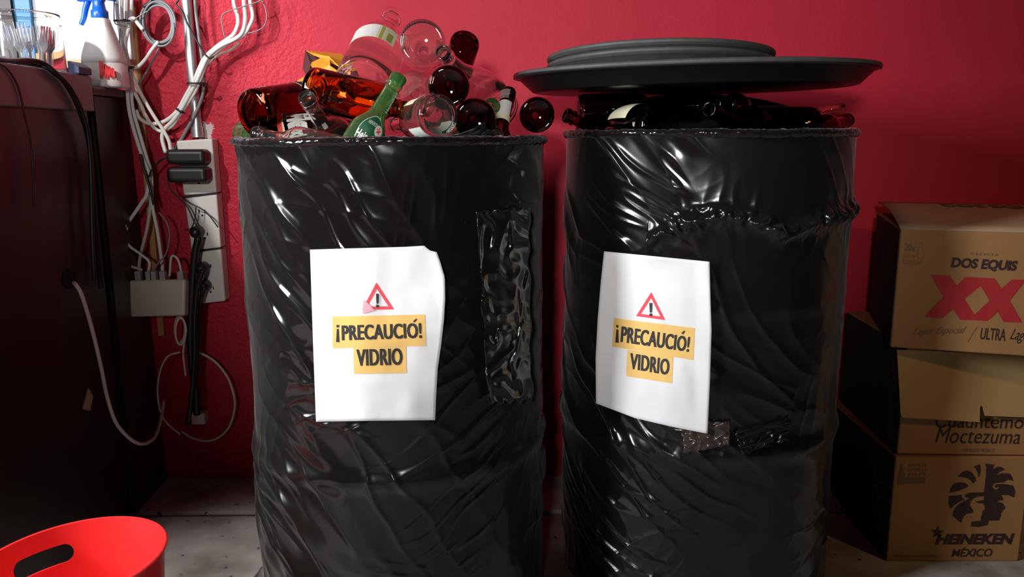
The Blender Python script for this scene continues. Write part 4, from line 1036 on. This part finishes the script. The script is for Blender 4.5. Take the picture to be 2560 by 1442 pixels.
cable([(512, 716), (500, 760), (494, 840), (492, 930), (484, 1020)], .0050, 'blk_pvc', 'black cord hanging from the lower plug of the lowest outlet box', y=1.905)
g = G(); pts = []
for k in range(40):
    t = 2 * PI * k / 12 - PI / 2; pts.append(P(449 + 13 * math.cos(t) + .08 * k, 820 + 34 * math.sin(t) + .25 * k, 1.905 - .0006 * k))
pts += [P(458, 880, 1.90), P(462, 920, 1.90), P(464, 940, 1.90)]
g.tube(pts, .0026, 8, step=3); o = g.mk('cable_coil', M['wht_old']); tag(o, 'yellowed cable bunched in a small coil under the network switch', 'cable')
cable([(480, 878), (505, 884), (540, 906), (570, 945), (585, 990), (586, 1025), (572, 1068), (545, 1094), (515, 1102), (480, 1094), (455, 1078)], .0030, 'wht_old', 'pale cable hanging in a wide loop low on the wall beside the drum', y=1.935)
cable([(450, 880), (420, 890), (402, 922), (394, 965), (396, 1005), (403, 1035), (420, 1060), (450, 1085)], .0026, 'wht_old', 'pale cable bowed left low on the wall', y=1.90)
pc = cs(180, 706, -.004)
p = [pc, cs(190, 712, .012), cs(206, 742, .018), cs(232, 830, .03)] + [PX(x, y, xx) for x, y, xx in ((252, 915, -.876), (270, 1000, -.874), (296, 1066, -.870), (345, 1108, -.862), (384, 1096, -.866), (402, 1050, -.874))] + [P(410, 1000, 1.935)]
g = G(); g.tube(p, .0040, 10); tag(g.mk('cable', M['wht_pvc']), 'long white cable looping from the counter hole down toward the wall', 'cable')
def ctop(px, py, off=.004):
    return PPl(px, py, ca - cn * off, cn)
def ontop(px, py): return PZ(px, py, top + .006)
BK = 'black cables over the counter edge'
def hang(pts, r, m, label, grp=None):
    g = G(); g.tube(pts, r, 10); tag(g.mk('cable', M[m]), label, 'cable', grp)
hang([ctop(-60, 134, -.016), ctop(0, 148, -.015), ctop(55, 156, -.013), ctop(98, 163, -.010), ctop(119, 169, .005)] + [ctop(x, y, .008) for x, y in ((134, 181), (160, 204), (186, 246), (205, 292))] + [ctop(x, y, .005) for x, y in ((219, 340), (228, 400), (234, 480), (240, 580), (252, 720))], .0050, 'blk_pvc', 'thick black cable lying over the counter edge in front of the jar', BK)
hang([ctop(-60, 140, -.008), ctop(0, 149, -.006), ctop(36, 151, -.012), ctop(80, 151, -.006), ctop(112, 160, .004)] + [ctop(x, y, .014) for x, y in ((140, 182), (168, 208), (194, 252), (212, 300), (222, 350))] + [ctop(x, y, .012) for x, y in ((228, 440), (230, 560), (236, 700))], .0045, 'blk_pvc', 'second black cable arching over the first on the counter edge', BK)
hang([ctop(x, y, .0035) for x, y in ((-10, 156), (14, 168), (40, 205), (54, 250), (62, 290), (76, 350), (82, 420), (84, 520))], .0020, 'red_pvc', 'thin dark red cable hanging down the counter front')
def tie(x, y, yy, w, ang, lab):
    c = P(x, y, yy); d = V((math.cos(ang), 0, math.sin(ang))) * w
    g = G(); g.tube([c - d + V((0, .012, 0)), c - d * .9, c, c + d * .9, c + d + V((0, .012, 0))], .0022, 6); g.box(tuple(c + d * .6 - V((.003, .004, .003))), tuple(c + d * .6 + V((.003, .004, .003)))); tag(g.mk('cable_tie', M['blk']), lab, 'cable tie', 'black cable ties')
tie(302, 51, 1.900, .017, 0, 'black tie round the white trunk beside the spray trigger')
tie(488, 208, 1.912, .020, .0, 'black tie holding the white bundle to the conduit')
tie(449, 277, 1.912, .009, -.5, 'black tie on the white bundle left of the conduit')
tie(323, 172, 1.900, .008, .6, 'black tie on the trunk beside the red scribble')

# ------------------------------------------------------------------ red bucket in the foreground
bc = PZ(190, 1400, .262); bc0 = V((bc.x, bc.y, 0)); R1, R0, HB = .138, .105, .255; print('bucket', bc)
tilt = Matrix.Rotation(math.radians(-3.0), 3, 'Y')
def bpt(a, h, r): return bc0 + V((0, 0, .0085)) + tilt @ V((math.cos(a) * r, math.sin(a) * r, h))
def brad(h): return R0 + (R1 - R0) * h / HB
sa, sw_, sh0, sh1 = math.radians(138), .36, HB - .062, HB - .030        # handle slots
seg = 144
hs = [0, .002, .01, .03, .05, .07, .09, .11, .13] + [.15, .17] + [HB - .0655 + .0023 * i for i in range(18)] + [HB - .018, HB - .010, HB - .004, HB]
def inslot(a, h):
    for c in (sa, sa + PI):
        d = (a - c + PI) % (2 * PI) - PI; x = abs(d) * R1; hw = sw_ * R1 - .016; cz = (sh0 + sh1) / 2
        dx = max(0, x - hw)
        if dx * dx + (h - cz) ** 2 < .0158 ** 2: return True
    return False
seg = 288
def snap(a, h):
    """pull vertices close to a slot outline onto it"""
    for c in (sa, sa + PI):
        d = ((a - c + PI) % (2 * PI) - PI) * R1; hw = sw_ * R1 - .016; cz = (sh0 + sh1) / 2
        cx = max(-hw, min(hw, d)); v = V((d - cx, h - cz)); l = v.length
        if 1e-6 < l and abs(l - .0158) < .0021:
            v = v / l * .0158; return c + (cx + v.x) / R1, cz + v.y
    return a, h
vs = []; fs = []
for side, dr_ in ((0, 0), (1, -.0035)):
    for h0 in hs:
        for k in range(seg):
            a, h = snap(2 * PI * k / seg, h0); rr = brad(h) + dr_
            if side and .11 < h < .15: rr += .0015 * math.sin((h - .11) / .04 * PI)
            vs.append(bpt(a, max(h, .004) if side else h, rr))
nh = len(hs); base = nh * seg
cellopen = [[inslot(2 * PI * (k + .5) / seg, (hs[j] + hs[j + 1]) / 2) for k in range(seg)] for j in range(nh - 1)]
for j in range(nh - 1):
    for k in range(seg):
        l = (k + 1) % seg; a, b, c, d = j * seg + k, j * seg + l, (j + 1) * seg + l, (j + 1) * seg + k
        if not cellopen[j][k]:
            fs.append((a, b, c, d)); fs.append((base + a, base + d, base + c, base + b))
            for (dj, dk, e) in ((0, 1, (b, c)), (0, -1, (d, a)), (1, 0, (c, d)), (-1, 0, (a, b))):
                jj, kk = j + dj, (k + dk) % seg
                if 0 <= jj < nh - 1 and cellopen[jj][kk]: fs.append((e[0], e[0] + base, e[1] + base, e[1]))
t = (nh - 1) * seg
for k in range(seg):
    l = (k + 1) % seg; fs.append((t + k, t + l, base + t + l, base + t + k))
fs.append(tuple(range(seg))[::-1]); fs.append(tuple(base + k for k in range(seg)))
bk = mk('plastic_bucket', vs, fs, M['bucket'], origin=bc0); sharp(bk, 40); tag(bk, 'bright red plastic bucket with oval hand slots on the floor', 'bucket')
g = G(); g.tube([bpt(2 * PI * k / 96, HB - .003, R1 + .0008) for k in range(96)], .0036, 10, smooth=False, closed=True); g.mk('bucket_rim', M['bucket'], bk)
g = G(); vs = []; fs = []
for j in range(5):
    for i in range(25):
        a = math.radians(-42 + 50 * i / 24); h = .045 + .11 * j / 4; vs.append(bpt(a, h, brad(h) + .0012))
for j in range(4):
    for i in range(24): q = j * 25 + i; fs.append((q, q + 1, q + 26, q + 25))
mk('bucket_label', vs, fs, M['lab_white'], bk, label='white label on the bucket\'s outside')
